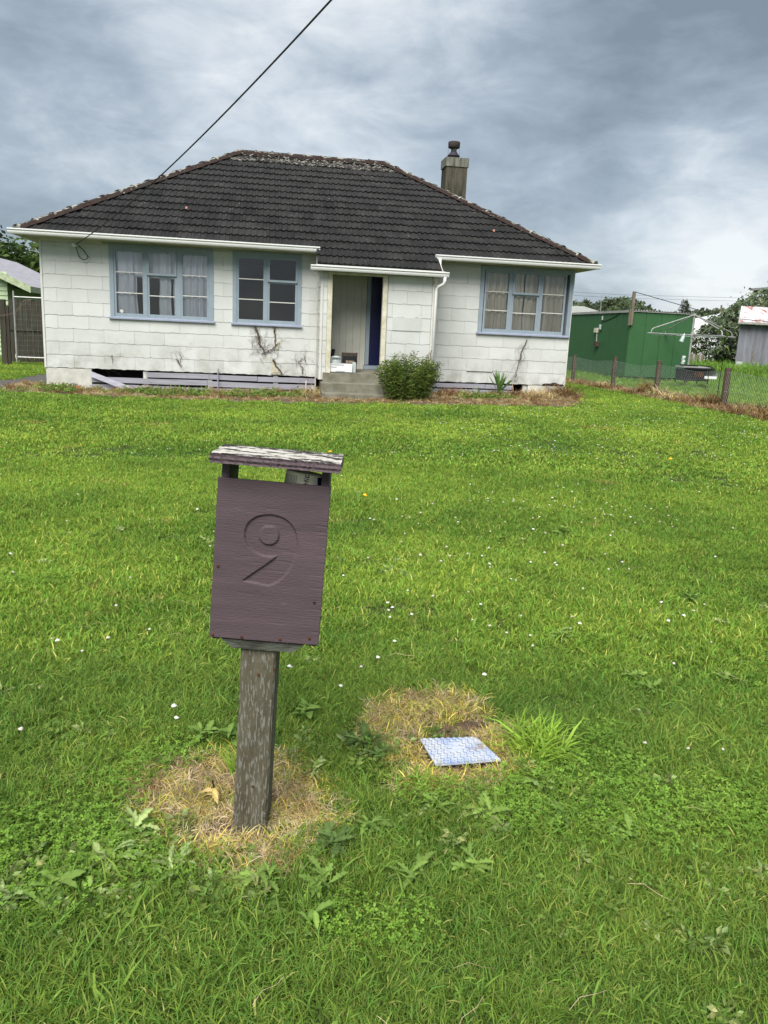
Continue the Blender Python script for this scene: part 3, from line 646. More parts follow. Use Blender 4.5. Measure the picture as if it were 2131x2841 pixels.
# chimney (behind the right hip)
chy = 4.6
chb = MB(); chb.box(9.26, 9.84, chy, chy+.58, 3.6, 5.42)
chim = chb.build('chimney', MT['chim'], house)
chb = MB(); chb.box(9.235, 9.865, chy-.022, chy+.60, 5.42, 5.645); chb.build('chimney_collar', MT['chimcap'], chim)
pc = (9.50, chy+.28, 0)
MB().lathe(pc, [(.135, 5.645), (.13, 5.73), (.12, 5.74)], 20).build('pot_base', MT['chim'], chim, smooth=True)
MB().lathe(pc, [(.17, 5.72), (.165, 5.745), (.14, 5.765), (.105, 5.81), (.085, 5.835), (.02, 5.84)], 20).build('pot_skirt', MT['cowl'], chim, smooth=True)
MB().lathe(pc, [(.08, 5.82), (.075, 5.95), (.08, 5.96)], 16).build('pot_neck', MT['chimcap'], chim, smooth=True)
MB().lathe(pc, [(.13, 5.925), (.155, 5.95), (.162, 6.06), (.155, 6.085), (.14, 6.09)], 20).build('chimney_pot', MT['clay'], chim, smooth=True)
wr = MB()
for an in (.2, 1.77, 3.34, 4.9): wr.tube([(pc[0]+.165*math.cos(an), pc[1]+.165*math.sin(an), 5.72), (pc[0]+.168*math.cos(an), pc[1]+.168*math.sin(an), 5.97)], .004, 4)
wr.build('pot_wires', MT['cable'], chim)

# ------------------------------------------------------------------ loose board, things on the porch and at the wall
th = math.atan2(.34, .98)
Mx = Matrix.Translation((.93, -.06, -.06)) @ Matrix.Rotation(-.14, 4, 'Z') @ Matrix.Rotation(th, 4, 'Y')
b = MB(); b.box(0, 1.06, -.02, .002, -.105, .0, Mx); o = b.build('fallen_board', MT['boardpale']); o['label'] = 'lilac board fallen diagonally from the underfloor gap into the weeds'; o['category'] = 'board'
t = thing('electric_heater', 'white slatted heater panel lying on its side on the porch step', 'heater', (6.1, -.7, .16))
MB().box(5.86, 6.32, -.86, -.62, .165, .335).build('case', MT['white2'], t)
for r_ in range(2):
    for i in range(11 if r_ == 0 else 5): MB().box(5.885+i*.024, 5.895+i*.024, -.863, -.857, .295-r_*.05, .322-r_*.05).build('vent_slot', MT['ink'], t)
MB().box(5.97, 6.16, -.872, -.862, .185, .25).build('label_panel', MT['porcelain'], t)
MB().box(6.33, 6.40, -.80, -.60, .16, .37).build('side_panel', MT['greymetal'], t)
for x in (5.87, 6.30): MB().box(x, x+.03, -.84, -.64, .155, .168).build('foot', MT['brownbox'], t)
t = thing('portable_appliance', 'pale grey lidded appliance with black handle standing on the heater', 'appliance', (5.98, -.7, .34))
MB().lathe((5.98, -.72, .338), [(.115, 0), (.12, .01), (.12, .075), (.115, .08)], 20).build('body', MT['greymetal'], t, smooth=True)
MB().lathe((5.98, -.72, .418), [(.118, 0), (.118, .02), (.10, .05), (.05, .07), (.01, .073)], 20).build('lid', MT['greymetal'], t, smooth=True)
MB().tube([(5.90, -.835, .445), (5.93, -.86, .45), (6.03, -.86, .45), (6.06, -.835, .445)], .010, 6).build('handle', MT['black'], t)
t = thing('scorched_oven_box', 'dark open box with brown panels behind the heater on the porch', 'box', (6.28, -.5, .3))
m = MB(); m.box(6.12, 6.44, -.55, -.54, .34, .56); m.build('back_panel', MT['brownbox'], t)
m = MB(); m.box(6.12, 6.135, -.70, -.55, .34, .52); m.box(6.425, 6.44, -.70, -.55, .34, .57); m.build('side_panel', MT['brownbox'], t)
m = MB(); m.box(6.12, 6.44, -.70, -.55, .335, .345); m.build('bottom_panel', MT['brownbox'], t)
m = MB(); m.box(6.15, 6.41, -.66, -.60, .345, .49); m.build('inner_tray', MT['black'], t)
m = MB(); m.box(6.20, 6.38, -.70, -.665, .35, .40); m.build('loose_bracket', MT['wood'], t)
m = MB(); m.box(6.12, 6.44, -.60, -.56, .19, .335); m.build('stand', MT['brownbox'], t)
o = MB().tube([(5.93, -.5, .2), (5.93, -.5, .5), (5.95, -.5, .62)], .04, 8).build('black_bottle', MT['black']); o['label'] = 'black bottle standing in the porch corner behind the pale appliance'; o['category'] = 'bottle'
m = MB(); m.lathe((0, 0, 0), [(.05, 0), (.055, .02), (.055, .16), (.03, .19), (.03, .22)], 12, Matrix.Translation((.62, -.40, -.40)) @ Matrix.Rotation(math.pi/2, 4, 'Y') @ Matrix.Rotation(.4, 4, 'X')); rc = thing('red_bottle', 'faded red plastic bottle lying by the left foundation corner', 'bottle', (.7, -.4, -.44)); m.build('body', MT['red'], rc, smooth=True)
MB().lathe((0, 0, 0), [(.035, 0), (.035, .04)], 10, Matrix.Translation((.84, -.405, -.40)) @ Matrix.Rotation(math.pi/2, 4, 'Y')).build('cap', MT['porcelain'], rc)
# standpipe in front of the base boards
o = MB().tube([(3.52, -.06, -.5), (3.52, -.06, .06), (3.53, -.06, .10)], .014, 6).build('thin_pipe', MT['lilac']); o['label'] = 'thin upright pipe standing against the base boards between two windows'; o['category'] = 'pipe'

# ------------------------------------------------------------------ overhead service cable and its bracket
t = thing('service_cable', 'black overhead power cable running from the porcelain insulator up past the roof', 'cable', (.70, -.12, 2.46))
P0 = Vector((.72, -.10, 2.47)); P1 = Vector((5.04, -9.6, 3.93)); dr = (P1-P0); pts = []
for i in range(36):
    s_ = i/22; q = P0+dr*s_; q.z = 2.46+.80*s_+.66*s_*s_; pts.append(q)
MB().tube(pts, .010, 6).build('cable_run', MT['cable'], t)
MB().lathe((.69, -.12, 2.44), [(.02, -.03), (.045, -.03), (.05, -.005), (.03, .0), (.05, .005), (.045, .035), (.01, .045)], 14).build('insulator', MT['porcelain'], t, smooth=True)
MB().tube([(.72, -.11, 2.45), (.74, -.10, 2.33), (.78, -.09, 2.22), (.86, -.08, 2.17), (.93, -.08, 2.20), (.93, -.08, 2.26), (.86, -.07, 2.36), (.76, -.09, 2.45)], .009, 6).build('cable_loop', MT['cable'], t)
MB().tube([(.86, -.08, 2.35), (.92, -.09, 2.28), (.98, -.10, 2.21)], .005, 5).build('bare_tail', MT['clay'], t)

# ------------------------------------------------------------------ dead vines on the wall
def vine(seedpts, label, n, spread, r=.006, patch=None):
    t = thing('dead_vine', label, 'dead vine', seedpts[0]+(0,) if len(seedpts[0]) == 2 else seedpts[0])
    rng = np.random.default_rng(int(abs(seedpts[0][0])*100)); m = MB()
    for i in range(n):
        k = rng.integers(0, len(seedpts)); x, z = seedpts[k][0], seedpts[k][2]; an = rng.uniform(0, 6.28); pts = []; ln = rng.integers(8, 18)
        x += rng.normal(0, spread*.3); z += rng.normal(0, spread*.5)
        for j in range(ln):
            pts.append((x, -.028+rng.uniform(-.012, .004), min(max(z, -.2), 1.03))); an += rng.normal(0, .5); x += .024*math.cos(an); z += .024*math.sin(an)
        m.tube(pts, r*rng.uniform(.2, .55), 4, r2=.001)
    m.build('tendrils', MT['vine'], t)
    m = MB(); pts = []
    for a, b in zip(seedpts[:-1], seedpts[1:]):
        for j in range(5):
            u = j/5; pts.append((a[0]+(b[0]-a[0])*u+rng.normal(0, .012), -.032+rng.uniform(-.008, .004), a[2]+(b[2]-a[2])*u+rng.normal(0, .01)))
    m.tube(pts, r*1.7, 5, r2=r*.8); m.build('main_stem', MT['vine'], t)
    return t
vine([(4.30, -.03, 1.0), (4.36, -.03, .85), (4.40, -.03, .62), (4.50, -.03, .50), (4.42, -.03, .42)], 'thick tangle of dead brown vine under the dark window', 42, .16, .010)
vine([(4.70, -.03, 1.0), (4.72, -.03, .82), (4.74, -.03, .62), (4.58, -.03, .50), (4.48, -.03, .44)], 'second dead vine branch hanging from the dark window sill, next to the porch side', 22, .10, .009)
vine([(4.70, -.03, .34), (4.72, -.03, .24), (4.84, -.03, .10), (4.90, -.03, .02)], 'short dead vine stem reaching the bottom edge of the wall', 6, .05, .012)
vine([(5.33, -.03, .05), (5.33, -.03, .18), (5.22, -.03, .30), (5.36, -.03, .40), (5.44, -.03, .22)], 'loose curls of dead vine beside the porch corner', 22, .12, .005)
vine([(2.66, -.03, .25), (2.70, -.03, .18), (2.76, -.03, .10), (2.70, -.03, .45)], 'small dead vine remnant below the net curtained window', 8, .06, .006)
vine([(10.34, -.03, .98), (10.26, -.03, .80), (10.22, -.03, .60), (10.20, -.03, .50), (10.15, -.03, .30), (10.15, -.03, .1)], 'dead vine trailing down below the beige curtained window', 22, .07, .007)
vine([(.98+.35, -.03, .30), (1.36, -.03, .10)], 'faint vine scar low on the wall above the fallen board', 4, .05, .004)
for P in ([(4.60, .38), (4.72, .32), (4.78, .16), (4.86, .02), (4.64, .02), (4.68, .2)], [(4.74, .7), (4.82, .72), (4.80, .55), (4.73, .55)]):
    m = MB(); m.add([(a, -.024, b) for a, b in P]+[(a, -.018, b) for a, b in P], [tuple(range(len(P)))]+[(i, (i+1) % len(P), len(P)+(i+1) % len(P), len(P)+i) for i in range(len(P))]); m.build('bare_patch', MT['bare'], house)

# ------------------------------------------------------------------ leaves / grass
def leafmesh(name, n_, cen, siz, wid, mt, curl=.25, upbias=.2, tint=(.7, 1.25), rng=None, fold=.2, droop=0, shape=4, dirs=None):
    """n leaves, each 4-vertex folded blade; cen (n,3), siz (n,)"""
    rng = rng or RNG; n = len(cen)
    if dirs is None:
        d = rng.normal(size=(n, 3)); d[:, 2] = d[:, 2]*.6+upbias; 
    else: d = dirs.copy()
    d /= np.linalg.norm(d, axis=1)[:, None]
    r = rng.normal(size=(n, 3)); s = np.cross(d, r); s /= np.linalg.norm(s, axis=1)[:, None]; nn_ = np.cross(s, d)
    s_ = siz[:, None]; w = s_*wid
    base = cen; mid = cen+d*s_*.45+nn_*s_*fold*.3; tip = cen+d*s_+np.array([0, 0, -1])*droop*s_-nn_*s_*curl*.5
    l = mid-s*w*.5-nn_*s_*.05; rr = mid+s*w*.5-nn_*s_*.05
    V = np.stack([base, l, tip, rr, mid], axis=1).reshape(-1, 3)
    idx = np.arange(n)[:, None]*5
    F = np.concatenate([idx+np.array([0, 1, 4]), idx+np.array([1, 2, 4]), idx+np.array([4, 2, 3]), idx+np.array([0, 4, 3])], axis=0)
    col = rng.uniform(*tint, size=(n, 1))*np.ones((1, 3)); col[:, 0] *= rng.uniform(.85, 1.2, n); 
    me = rawmesh(name, V, F, mt, np.repeat(col, 5, axis=0)); return me
def rawmesh(name, V, F, mt, tint=None):
    me = bpy.data.meshes.new(name); nv, nf = len(V), len(F); k = F.shape[1]
    me.vertices.add(nv); me.vertices.foreach_set('co', np.asarray(V, dtype=np.float32).ravel())
    me.loops.add(nf*k); me.loops.foreach_set('vertex_index', np.asarray(F, dtype=np.int32).ravel())
    me.polygons.add(nf); me.polygons.foreach_set('loop_start', np.arange(0, nf*k, k, dtype=np.int32)); me.polygons.foreach_set('loop_total', np.full(nf, k, dtype=np.int32))
    me.update(calc_edges=True); me.materials.append(mt)
    if tint is not None:
        a = me.color_attributes.new('tint', 'FLOAT_COLOR', 'POINT'); c = np.ones((nv, 4), dtype=np.float32); c[:, :3] = tint; a.data.foreach_set('color', c.ravel())
    return me
def blades(name, n, rad, h, w, mt, lean=.5, seed=0, tint=(.65, 1.35), flat=0, hv=.35, bend=.5, cols=None):
    rng = np.random.default_rng(seed); r = rad*np.sqrt(rng.random(n)); a = rng.uniform(0, 6.283, n)
    base = np.stack([r*np.cos(a), r*np.sin(a), -.004+0*r], 1); hh = h*np.clip(rng.normal(1, hv, n), .25, 2.2); la = rng.uniform(0, 6.283, n); ln = np.abs(rng.normal(lean, .25, n))+flat
    dirh = np.stack([np.cos(la), np.sin(la), 0*la], 1); up_ = np.array([0, 0, 1.0])
    d0 = dirh*np.sin(ln*.45)[:, None]+up_*np.cos(ln*.45)[:, None]; d1 = dirh*np.sin(ln+bend*.5)[:, None]+up_*np.cos(ln+bend*.5)[:, None]; d2 = dirh*np.sin(ln*1.3+bend)[:, None]+up_*np.cos(ln*1.3+bend)[:, None]
    p1 = base+d0*hh[:, None]*.35; p2 = p1+d1*hh[:, None]*.35; p3 = p2+d2*hh[:, None]*.35
    fa = la+rng.uniform(-1.2, 1.2, n)+1.57; sd_ = np.stack([np.cos(fa), np.sin(fa), 0*fa], 1); ww = (w*rng.uniform(.6, 1.4, n))[:, None]
    V = np.stack([base-sd_*ww*.4, base+sd_*ww*.4, p1-sd_*ww*.5, p1+sd_*ww*.5, p2-sd_*ww*.38, p2+sd_*ww*.38, p3], 1).reshape(-1, 3); i = np.arange(n)[:, None]*7
    F = np.concatenate([i+np.array(q) for q in ((0, 1, 3), (0, 3, 2), (2, 3, 5), (2, 5, 4), (4, 5, 6))], 0)
    col = rng.uniform(*tint, size=(n, 1))*np.ones((1, 3)); col[:, 0] *= rng.uniform(.8, 1.35, n); 
    dead = rng.random(n) < .035; col[dead] = np.array([3.2, 1.9, 3.5])*.9
    if cols is not None: col = cols(rng, n)
    return rawmesh(name, V, F, mt, np.repeat(col, 7, axis=0))
def leafdisc(name, n, rad, mt, size, seed=0, h=.02, three=True):
    """low clover-like leaves on short stalks"""
    rng = np.random.default_rng(seed); r = rad*np.sqrt(rng.random(n)); a = rng.uniform(0, 6.283, n); V = []; F = []; T = []
    for i in range(n):
        c = np.array([r[i]*math.cos(a[i]), r[i]*math.sin(a[i]), h*rng.uniform(.5, 1.3)]); sz = size*rng.uniform(.7, 1.3); a0 = rng.uniform(0, 6.28); tl = rng.normal(0, .25, 2); tt = rng.uniform(.7, 1.3)
        for k in range(3):
            an = a0+k*2.094; o = len(V)
            for (u, v_) in ((0, 0), (.55, -.4), (1, -.18), (1, .18), (.55, .4)):
                x = sz*(u*math.cos(an)-v_*math.sin(an)); y = sz*(u*math.sin(an)+v_*math.cos(an)); V.append(c+np.array([x, y, x*tl[0]+y*tl[1]+sz*.15*u])); T.append([tt*.95, tt, tt])
            F += [(o, o+1, o+2), (o, o+2, o+3), (o, o+3, o+4)]
    return rawmesh(name, np.array(V), np.array(F), mt, np.array(T))
def template_collection(name, meshes):
    c = bpy.data.collections.new(name)
    for i, me in enumerate(meshes):
        o = bpy.data.objects.new('%s_%02d' % (name, i), me); c.objects.link(o)
    return c
def gn_scatter(name, pts, scl, coll, nvar, label, cat=None, tilt=.12, kind='stuff', parent=None, seed=1):
    rng = np.random.default_rng(seed); n = len(pts); me = bpy.data.meshes.new(name); me.vertices.add(n); me.vertices.foreach_set('co', np.asarray(pts, dtype=np.float32).ravel())
    a = me.attributes.new('rot', 'FLOAT_VECTOR', 'POINT'); r = np.stack([rng.normal(0, tilt, n), rng.normal(0, tilt, n), rng.uniform(0, 6.283, n)], 1).astype(np.float32); a.data.foreach_set('vector', r.ravel())
    a = me.attributes.new('scl', 'FLOAT', 'POINT'); a.data.foreach_set('value', np.asarray(scl, dtype=np.float32))
    a = me.attributes.new('idx', 'INT', 'POINT'); a.data.foreach_set('value', rng.integers(0, nvar, n).astype(np.int32)); me.update()
    o = bpy.data.objects.new(name, me); COL.objects.link(o); o['kind'] = kind; o['label'] = label
    if cat: o['category'] = cat
    ng = bpy.data.node_groups.new(name, 'GeometryNodeTree'); ng.interface.new_socket('Geometry', in_out='INPUT', socket_type='NodeSocketGeometry'); ng.interface.new_socket('Geometry', in_out='OUTPUT', socket_type='NodeSocketGeometry')
    gi = ng.nodes.new('NodeGroupInput'); go_ = ng.nodes.new('NodeGroupOutput'); ip = ng.nodes.new('GeometryNodeInstanceOnPoints'); ci = ng.nodes.new('GeometryNodeCollectionInfo')
    ci.inputs['Collection'].default_value = coll; ci.inputs['Separate Children'].default_value = True; ci.inputs['Reset Children'].default_value = True; ip.inputs['Pick Instance'].default_value = True
    def na(nm, ty, sock):
        q = ng.nodes.new('GeometryNodeInputNamedAttribute'); q.data_type = ty; q.inputs['Name'].default_value = nm; ng.links.new(q.outputs['Attribute'], ip.inputs[sock])
    na('rot', 'FLOAT_VECTOR', 'Rotation'); na('scl', 'FLOAT', 'Scale'); na('idx', 'INT', 'Instance Index')
    ng.links.new(gi.outputs[0], ip.inputs['Points']); ng.links.new(ci.outputs[0], ip.inputs['Instance']); ng.links.new(ip.outputs[0], go_.inputs[0])
    md = o.modifiers.new('scatter', 'NODES'); md.node_group = ng; return o
def inpoly(x, y, P):
    r = np.zeros(len(x), bool); n = len(P)
    for i in range(n):
        (x0, y0), (x1, y1) = P[i], P[(i+1) % n]
        c = ((y0 > y) != (y1 > y)) & (x < (x1-x0)*(y-y0)/(y1-y0+1e-12)+x0); r ^= c
    return r
def shrinkp(P, f):
    cx = sum(p[0] for p in P)/len(P); cy = sum(p[1] for p in P)/len(P); return [(cx+(x-cx)*f, cy+(y-cy)*f) for x, y in P]
def gz(x, y):
    w = np.where((x > -4) & (x < 14) & (y > -17) & (y < -3), .012*np.sin(x*2.1+y*1.3)*np.sin(y*1.7), 0)
    return gnp(x, y)+w
HOUSE = [(-.05, -.05), (5.6, -.05), (5.6, -1.55), (8.0, -1.55), (8.0, -.05), (11.45, -.05), (11.45, 7.6), (-.05, 7.6)]
NOGRASS = [HOUSE, [(x_, y_-(.16 if y_ < -.5 else 0)) for x_, y_ in BORDER], PATHL, PATHF, FSTRIP, shrinkp(DRYPOST, 1.02), shrinkp(DRYCOVER, 1.0), shrinkp(COVER, 1.04), [(17.2, 9.5), (19.7, 9.5), (19.7, 17), (17.2, 17)]]
rg = np.random.default_rng(11)
def sector(n, d0, d1, half=.62, cut=True):
    d = np.sqrt(rg.uniform(d0*d0, d1*d1, n)); a = YAW+rg.uniform(-half, half, n)
    x = CX+d*np.sin(a); y = CY+d*np.cos(a); k = np.ones(n, bool)
    for P in NOGRASS: k &= ~inpoly(x, y, P)
    x, y = x[k], y[k]; return x, y
def patchy(x, y, s, seed):
    r_ = np.random.default_rng(seed); v_ = np.zeros(len(x))
    for i in range(6):
        a = r_.uniform(0, 6.28); f = s*(1+.7*i); v_ += np.sin(x*f*math.cos(a)+y*f*math.sin(a)+r_.uniform(0, 6))/(1+.5*i)
    return v_/2.2
gl = [blades('lawn_tuft_%d' % i, 115, .055, .033, .0023, MT['grass'], lean=.55, seed=i, hv=.4) for i in range(7)]
gl = gl[:6]+[blades('lawn_tuft_l%d' % i, 16, .055, .060, .0040, MT['grass'], lean=.7, seed=90+i, hv=.3, bend=.6, tint=(.8, 1.5)) for i in range(1)]
gl += [blades('lawn_tuft_b%d' % i, 60, .05, .036, .0034, MT['grass'], lean=.9, seed=20+i, hv=.4) for i in range(3)]
cA = template_collection('lawn_tuft', gl)
x, y = sector(7600, .55, 3.4); s = rg.uniform(.7, 1.25, len(x))*(1+.22*patchy(x, y, 4, 5))
near = gn_scatter('lawn_grass', np.stack([x, y, gz(x, y)], 1), s, cA, 10, 'short green lawn grass in front of the camera', tilt=.18)
gm = [blades('mid_tuft_%d' % i, 140, .10, .034, .0044, MT['grassmid'], lean=.6, seed=40+i, hv=.35) for i in range(6)]
cB = template_collection('mid_tuft', gm)
x, y = sector(9500, 3.2, 8.5, .60); s = rg.uniform(.75, 1.2, len(x))*(1+.15*patchy(x, y, 2.5, 6))
gn_scatter('lawn_grass', np.stack([x, y, gz(x, y)], 1), s, cB, 6, 'mown green lawn across the middle of the yard', tilt=.15, seed=2)
gf = [blades('far_tuft_%d' % i, 150, .20, .032, .010, MT['grassfar'], lean=.6, seed=60+i, hv=.35) for i in range(5)]
cC = template_collection('far_tuft', gf)
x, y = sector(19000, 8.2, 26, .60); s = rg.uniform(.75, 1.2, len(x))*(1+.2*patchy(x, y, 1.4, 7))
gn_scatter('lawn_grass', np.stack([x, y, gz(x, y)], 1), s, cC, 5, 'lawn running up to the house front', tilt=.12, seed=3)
# rough grass beyond the wire fence and beside the house
gr_ = [blades('rank_tuft_%d' % i, 120, .28, .16, .012, MT['longgrass'], lean=.5, seed=80+i, hv=.45) for i in range(4)]
cD = template_collection('rank_tuft', gr_)
n = 6500; x = rg.uniform(14.5, 34, n); y = rg.uniform(-7, 27, n); k = np.ones(n, bool)
for P in NOGRASS: k &= ~inpoly(x, y, P)
x, y = x[k], y[k]; tall = 1+1.6*np.clip((y-12)/3, 0, 1)*(x > 19.5)
s = rg.uniform(.5, 1.0, len(x))*np.where(tall > 1.05, tall, .75)
gn_scatter('rank_grass', np.stack([x, y, gnp(x, y)], 1), s, cD, 4, 'longer rough grass on the neighbouring section behind the wire fence', tilt=.15, seed=4)
n = 2600; x = rg.uniform(-9, -1.2, n); y = rg.uniform(1.5, 14, n); k = ~inpoly(x, y, PATHL); x, y = x[k], y[k]
gn_scatter('side_lawn_grass', np.stack([x, y, gnp(x, y)], 1), rg.uniform(.8, 1.3, len(x)), cC, 5, 'grass beside the path at the left of the house', tilt=.12, seed=5)
# clover patches
cl = [leafdisc('clover_patch_%d' % i, 34, .075, MT['clover'], .0072, seed=i, h=.032) for i in range(4)]
cE = template_collection('clover_patch', cl)
x, y = sector(5200, .6, 4.5); k = patchy(x, y, 2.2, 21)+.35*patchy(x, y, 9, 3) > .62; x, y = x[k], y[k]
gn_scatter('clover_ground_cover', np.stack([x, y, gz(x, y)+.004], 1), rg.uniform(.7, 1.2, len(x)), cE, 4, 'patches of clover leaves through the near lawn', tilt=.15, seed=6)
# small mixed broadleaf understory
def smallweed(i):
    rr = np.random.default_rng(500+i); n = 26; a = rr.uniform(0, 6.28, n); c = np.stack([.02*np.cos(a)*rr.random(n), .02*np.sin(a)*rr.random(n), rr.uniform(.006, .03, n)], 1)
    return leafmesh('small_weed_%d' % i, n, c, rr.uniform(.013, .028, n), .5, MT['weed' if i % 3 else 'weedpale'], rng=rr, dirs=np.stack([np.cos(a), np.sin(a), rr.uniform(-.05, .6, n)], 1), droop=.15, tint=(.6, 1.25))
cW = template_collection('small_weed', [smallweed(i) for i in range(5)])
x, y = sector(2600, .7, 5.5); k = patchy(x, y, 3.1, 61)+.4*patchy(x, y, 11, 62) > .55; x, y = x[k], y[k]
xl = np.concatenate([rg.normal(4.02, .13, 130), rg.normal(4.28, .14, 60), rg.normal(4.80, .10, 40), rg.normal(5.1, .13, 40), rg.normal(5.36, .1, 40)]); yl = np.concatenate([rg.normal(-15.78, .11, 130), rg.normal(-15.85, .06, 60), rg.normal(-15.2, .09, 40), rg.normal(-15.63, .07, 40), rg.normal(-15.52, .09, 40)])
x = np.concatenate([x, xl]); y = np.concatenate([y, yl]); k = ~inpoly(x, y, shrinkp(COVER, 1.35)); x, y = x[k], y[k]
gn_scatter('broadleaf_understory', np.stack([x, y, gz(x, y)], 1), rg.uniform(.6, 1.2, len(x)), cW, 5, 'small broad leaves mixed through the near grass', tilt=.2, seed=16)
# straw
def strawcol(rng, n):
    c = np.ones((n, 3)); c *= rng.uniform(.45, 1.35, (n, 1)); c[:, 2] *= rng.uniform(.45, 1.2, n); k = rng.random(n) < .14; c[k] *= np.array([.45, .75, .4]); k = rng.random(n) < .1; c[k] *= np.array([.6, .45, .45]); return c
st = [blades('straw_tuft_%d' % i, 60, .045, .055, .0022, MT['straw'], lean=1.05, seed=100+i, cols=strawcol, bend=.9, hv=.4) for i in range(4)]+[blades('straw_tuft_y%d' % i, 40, .045, .052, .0030, MT['strawy'], lean=.8, seed=110+i, cols=strawcol, bend=.6) for i in range(2)]
cF = template_collection('straw_tuft', st)
def inpatch(P, n, ex=()):
    xs = [p[0] for p in P]; ys = [p[1] for p in P]; x = rg.uniform(min(xs), max(xs), n); y = rg.uniform(min(ys), max(ys), n); k = inpoly(x, y, P)
    for q in ex: k &= ~inpoly(x, y, q)
    return x[k], y[k]
x, y = inpatch(shrinkp(DRYPOST, 1.22), 1500); k = patchy(x, y, 14, 71) > -.45+.9*(~inpoly(x, y, shrinkp(DRYPOST, 1.1))); x, y = x[k], y[k]
CFR = [(5.0, -15.165), (5.0, -15.33), (5.015, -15.38), (5.262, -15.372), (5.258, -15.32), (5.215, -15.165)]
x2, y2 = inpatch(shrinkp(DRYCOVER, 1.2), 1600, [CFR]); k = patchy(x2, y2, 14, 72) > -.5+.9*(~inpoly(x2, y2, shrinkp(DRYCOVER, 1.08))); x2, y2 = x2[k], y2[k]
k = ~((x2 > 5.03) & (x2 < 5.22) & (y2 > -15.17) & (y2 < -15.06) & (rg.random(len(x2)) < .93)); x2, y2 = x2[k], y2[k]
gx, gy = inpatch(shrinkp(DRYPOST, 1.1), 170); gx2, gy2 = inpatch(shrinkp(DRYCOVER, 1.08), 150, [shrinkp(COVER, 1.12)]); gx = np.concatenate([gx, gx2]); gy = np.concatenate([gy, gy2])
gn_scatter('sparse_green_grass', np.stack([gx, gy, gz(gx, gy)], 1), rg.uniform(.35, .8, len(gx)), cA, 10, 'thin green blades growing through the dead patches', tilt=.2, seed=17)
gn_scatter('dry_grass_patch', np.stack([x, y, gz(x, y)], 1), rg.uniform(.45, .95, len(x)), cF, 5, 'straw coloured dead grass around the mailbox post', tilt=.2, seed=7)
gn_scatter('dry_grass_patch', np.stack([x2, y2, gz(x2, y2)], 1), rg.uniform(.5, 1.0, len(x2)), cF, 6, 'yellow dead grass around the meter cover', tilt=.2, seed=8)
sb_ = [blades('border_straw_%d' % i, 70, .10, .10, .006, MT['straw'], lean=.9, seed=120+i, cols=strawcol, bend=.8) for i in range(3)]+[blades('border_brown_%d' % i, 60, .10, .13, .006, MT['browndead'], lean=.7, seed=130+i, cols=strawcol) for i in range(2)]
cG = template_collection('border_straw', sb_)
x, y = inpatch(BORDER, 3600, [HOUSE]); s = rg.uniform(.35, .8, len(x))*(1+.9*np.exp(-((y+.35)/.5)**2))
gn_scatter('dead_border_grass', np.stack([x, y, gnp(x, y)], 1), s*.95, cG, 5, 'strip of sprayed orange brown dead grass along the house wall', tilt=.2, seed=9)
x, y = inpatch(FSTRIP, 1500); s = rg.uniform(.5, 1.3, len(x))
gn_scatter('dead_fence_grass', np.stack([x, y, gnp(x, y)], 1), s*1.05, cG, 5, 'brown dead grass under the wire fence', tilt=.2, seed=10)
# low green weeds in the border
lw = []
for i in range(3):
    rr = np.random.default_rng(200+i); c = rr.normal(size=(90, 3))*[.09, .09, .03]+[0, 0, .05]; lw.append(leafmesh('border_weed_%d' % i, 90, c, rr.uniform(.03, .07, 90), .5, MT['weed'], rng=rr, droop=.2))
cH = template_collection('border_weed', lw)
x = np.concatenate([rg.normal(.35, .22, 30), rg.normal(2.1, .3, 12), rg.normal(2.8, .4, 16), rg.normal(4.5, .6, 14), rg.normal(9.2, .3, 14), rg.uniform(1, 5.5, 16)]); y = -rg.uniform(.25, .9, len(x))-np.clip((x-1)*.12, 0, .6)
gn_scatter('border_weeds', np.stack([x, y, gnp(x, y)], 1), rg.uniform(.6, 1.3, len(x)), cH, 3, 'low green weeds surviving in the dead strip by the wall', tilt=.2, seed=12)

# ------------------------------------------------------------------ broadleaf weeds as single plants
def leaf_piece(length, width, lobes, mt, name, droop=.25, rng=None, tintv=1.0):
    rng = np.random.default_rng(int(length*1e4+width*1e5+lobes*7)); n = 20; V = []; F = []; bend_ = rng.normal(0, .12)
    for i in range(n+1):
        u = i/n; w = width*math.sin(math.pi*min(1, u*.92+.06))**.8*(.55+.45*u); wl = wr_ = w
        if lobes: wl *= .38+.62*abs(((u*lobes+.1) % 1)-.25)**.7*1.3; wr_ *= .38+.62*abs(((u*lobes+.35) % 1)-.25)**.7*1.3
        wl *= rng.uniform(.88, 1.1); wr_ *= rng.uniform(.88, 1.1)
        z = length*(.30*u-droop*1.5*u*u); x = length*u; yy = length*bend_*u*u
        V += [(x, yy-wl/2, z+wl*.20+rng.normal(0, .0008)), (x, yy, z), (x, yy+wr_/2, z+wr_*.20+rng.normal(0, .0008))]
    for i in range(n): F += [(i*3, i*3+3, i*3+4), (i*3, i*3+4, i*3+1), (i*3+1, i*3+4, i*3+5), (i*3+1, i*3+5, i*3+2)]
    T = np.ones((len(V), 3))*tintv*rng.uniform(.85, 1.1, (len(V), 1)); T[1::3] *= 1.3
    return rawmesh(name, np.array(V), np.array(F), mt, T)
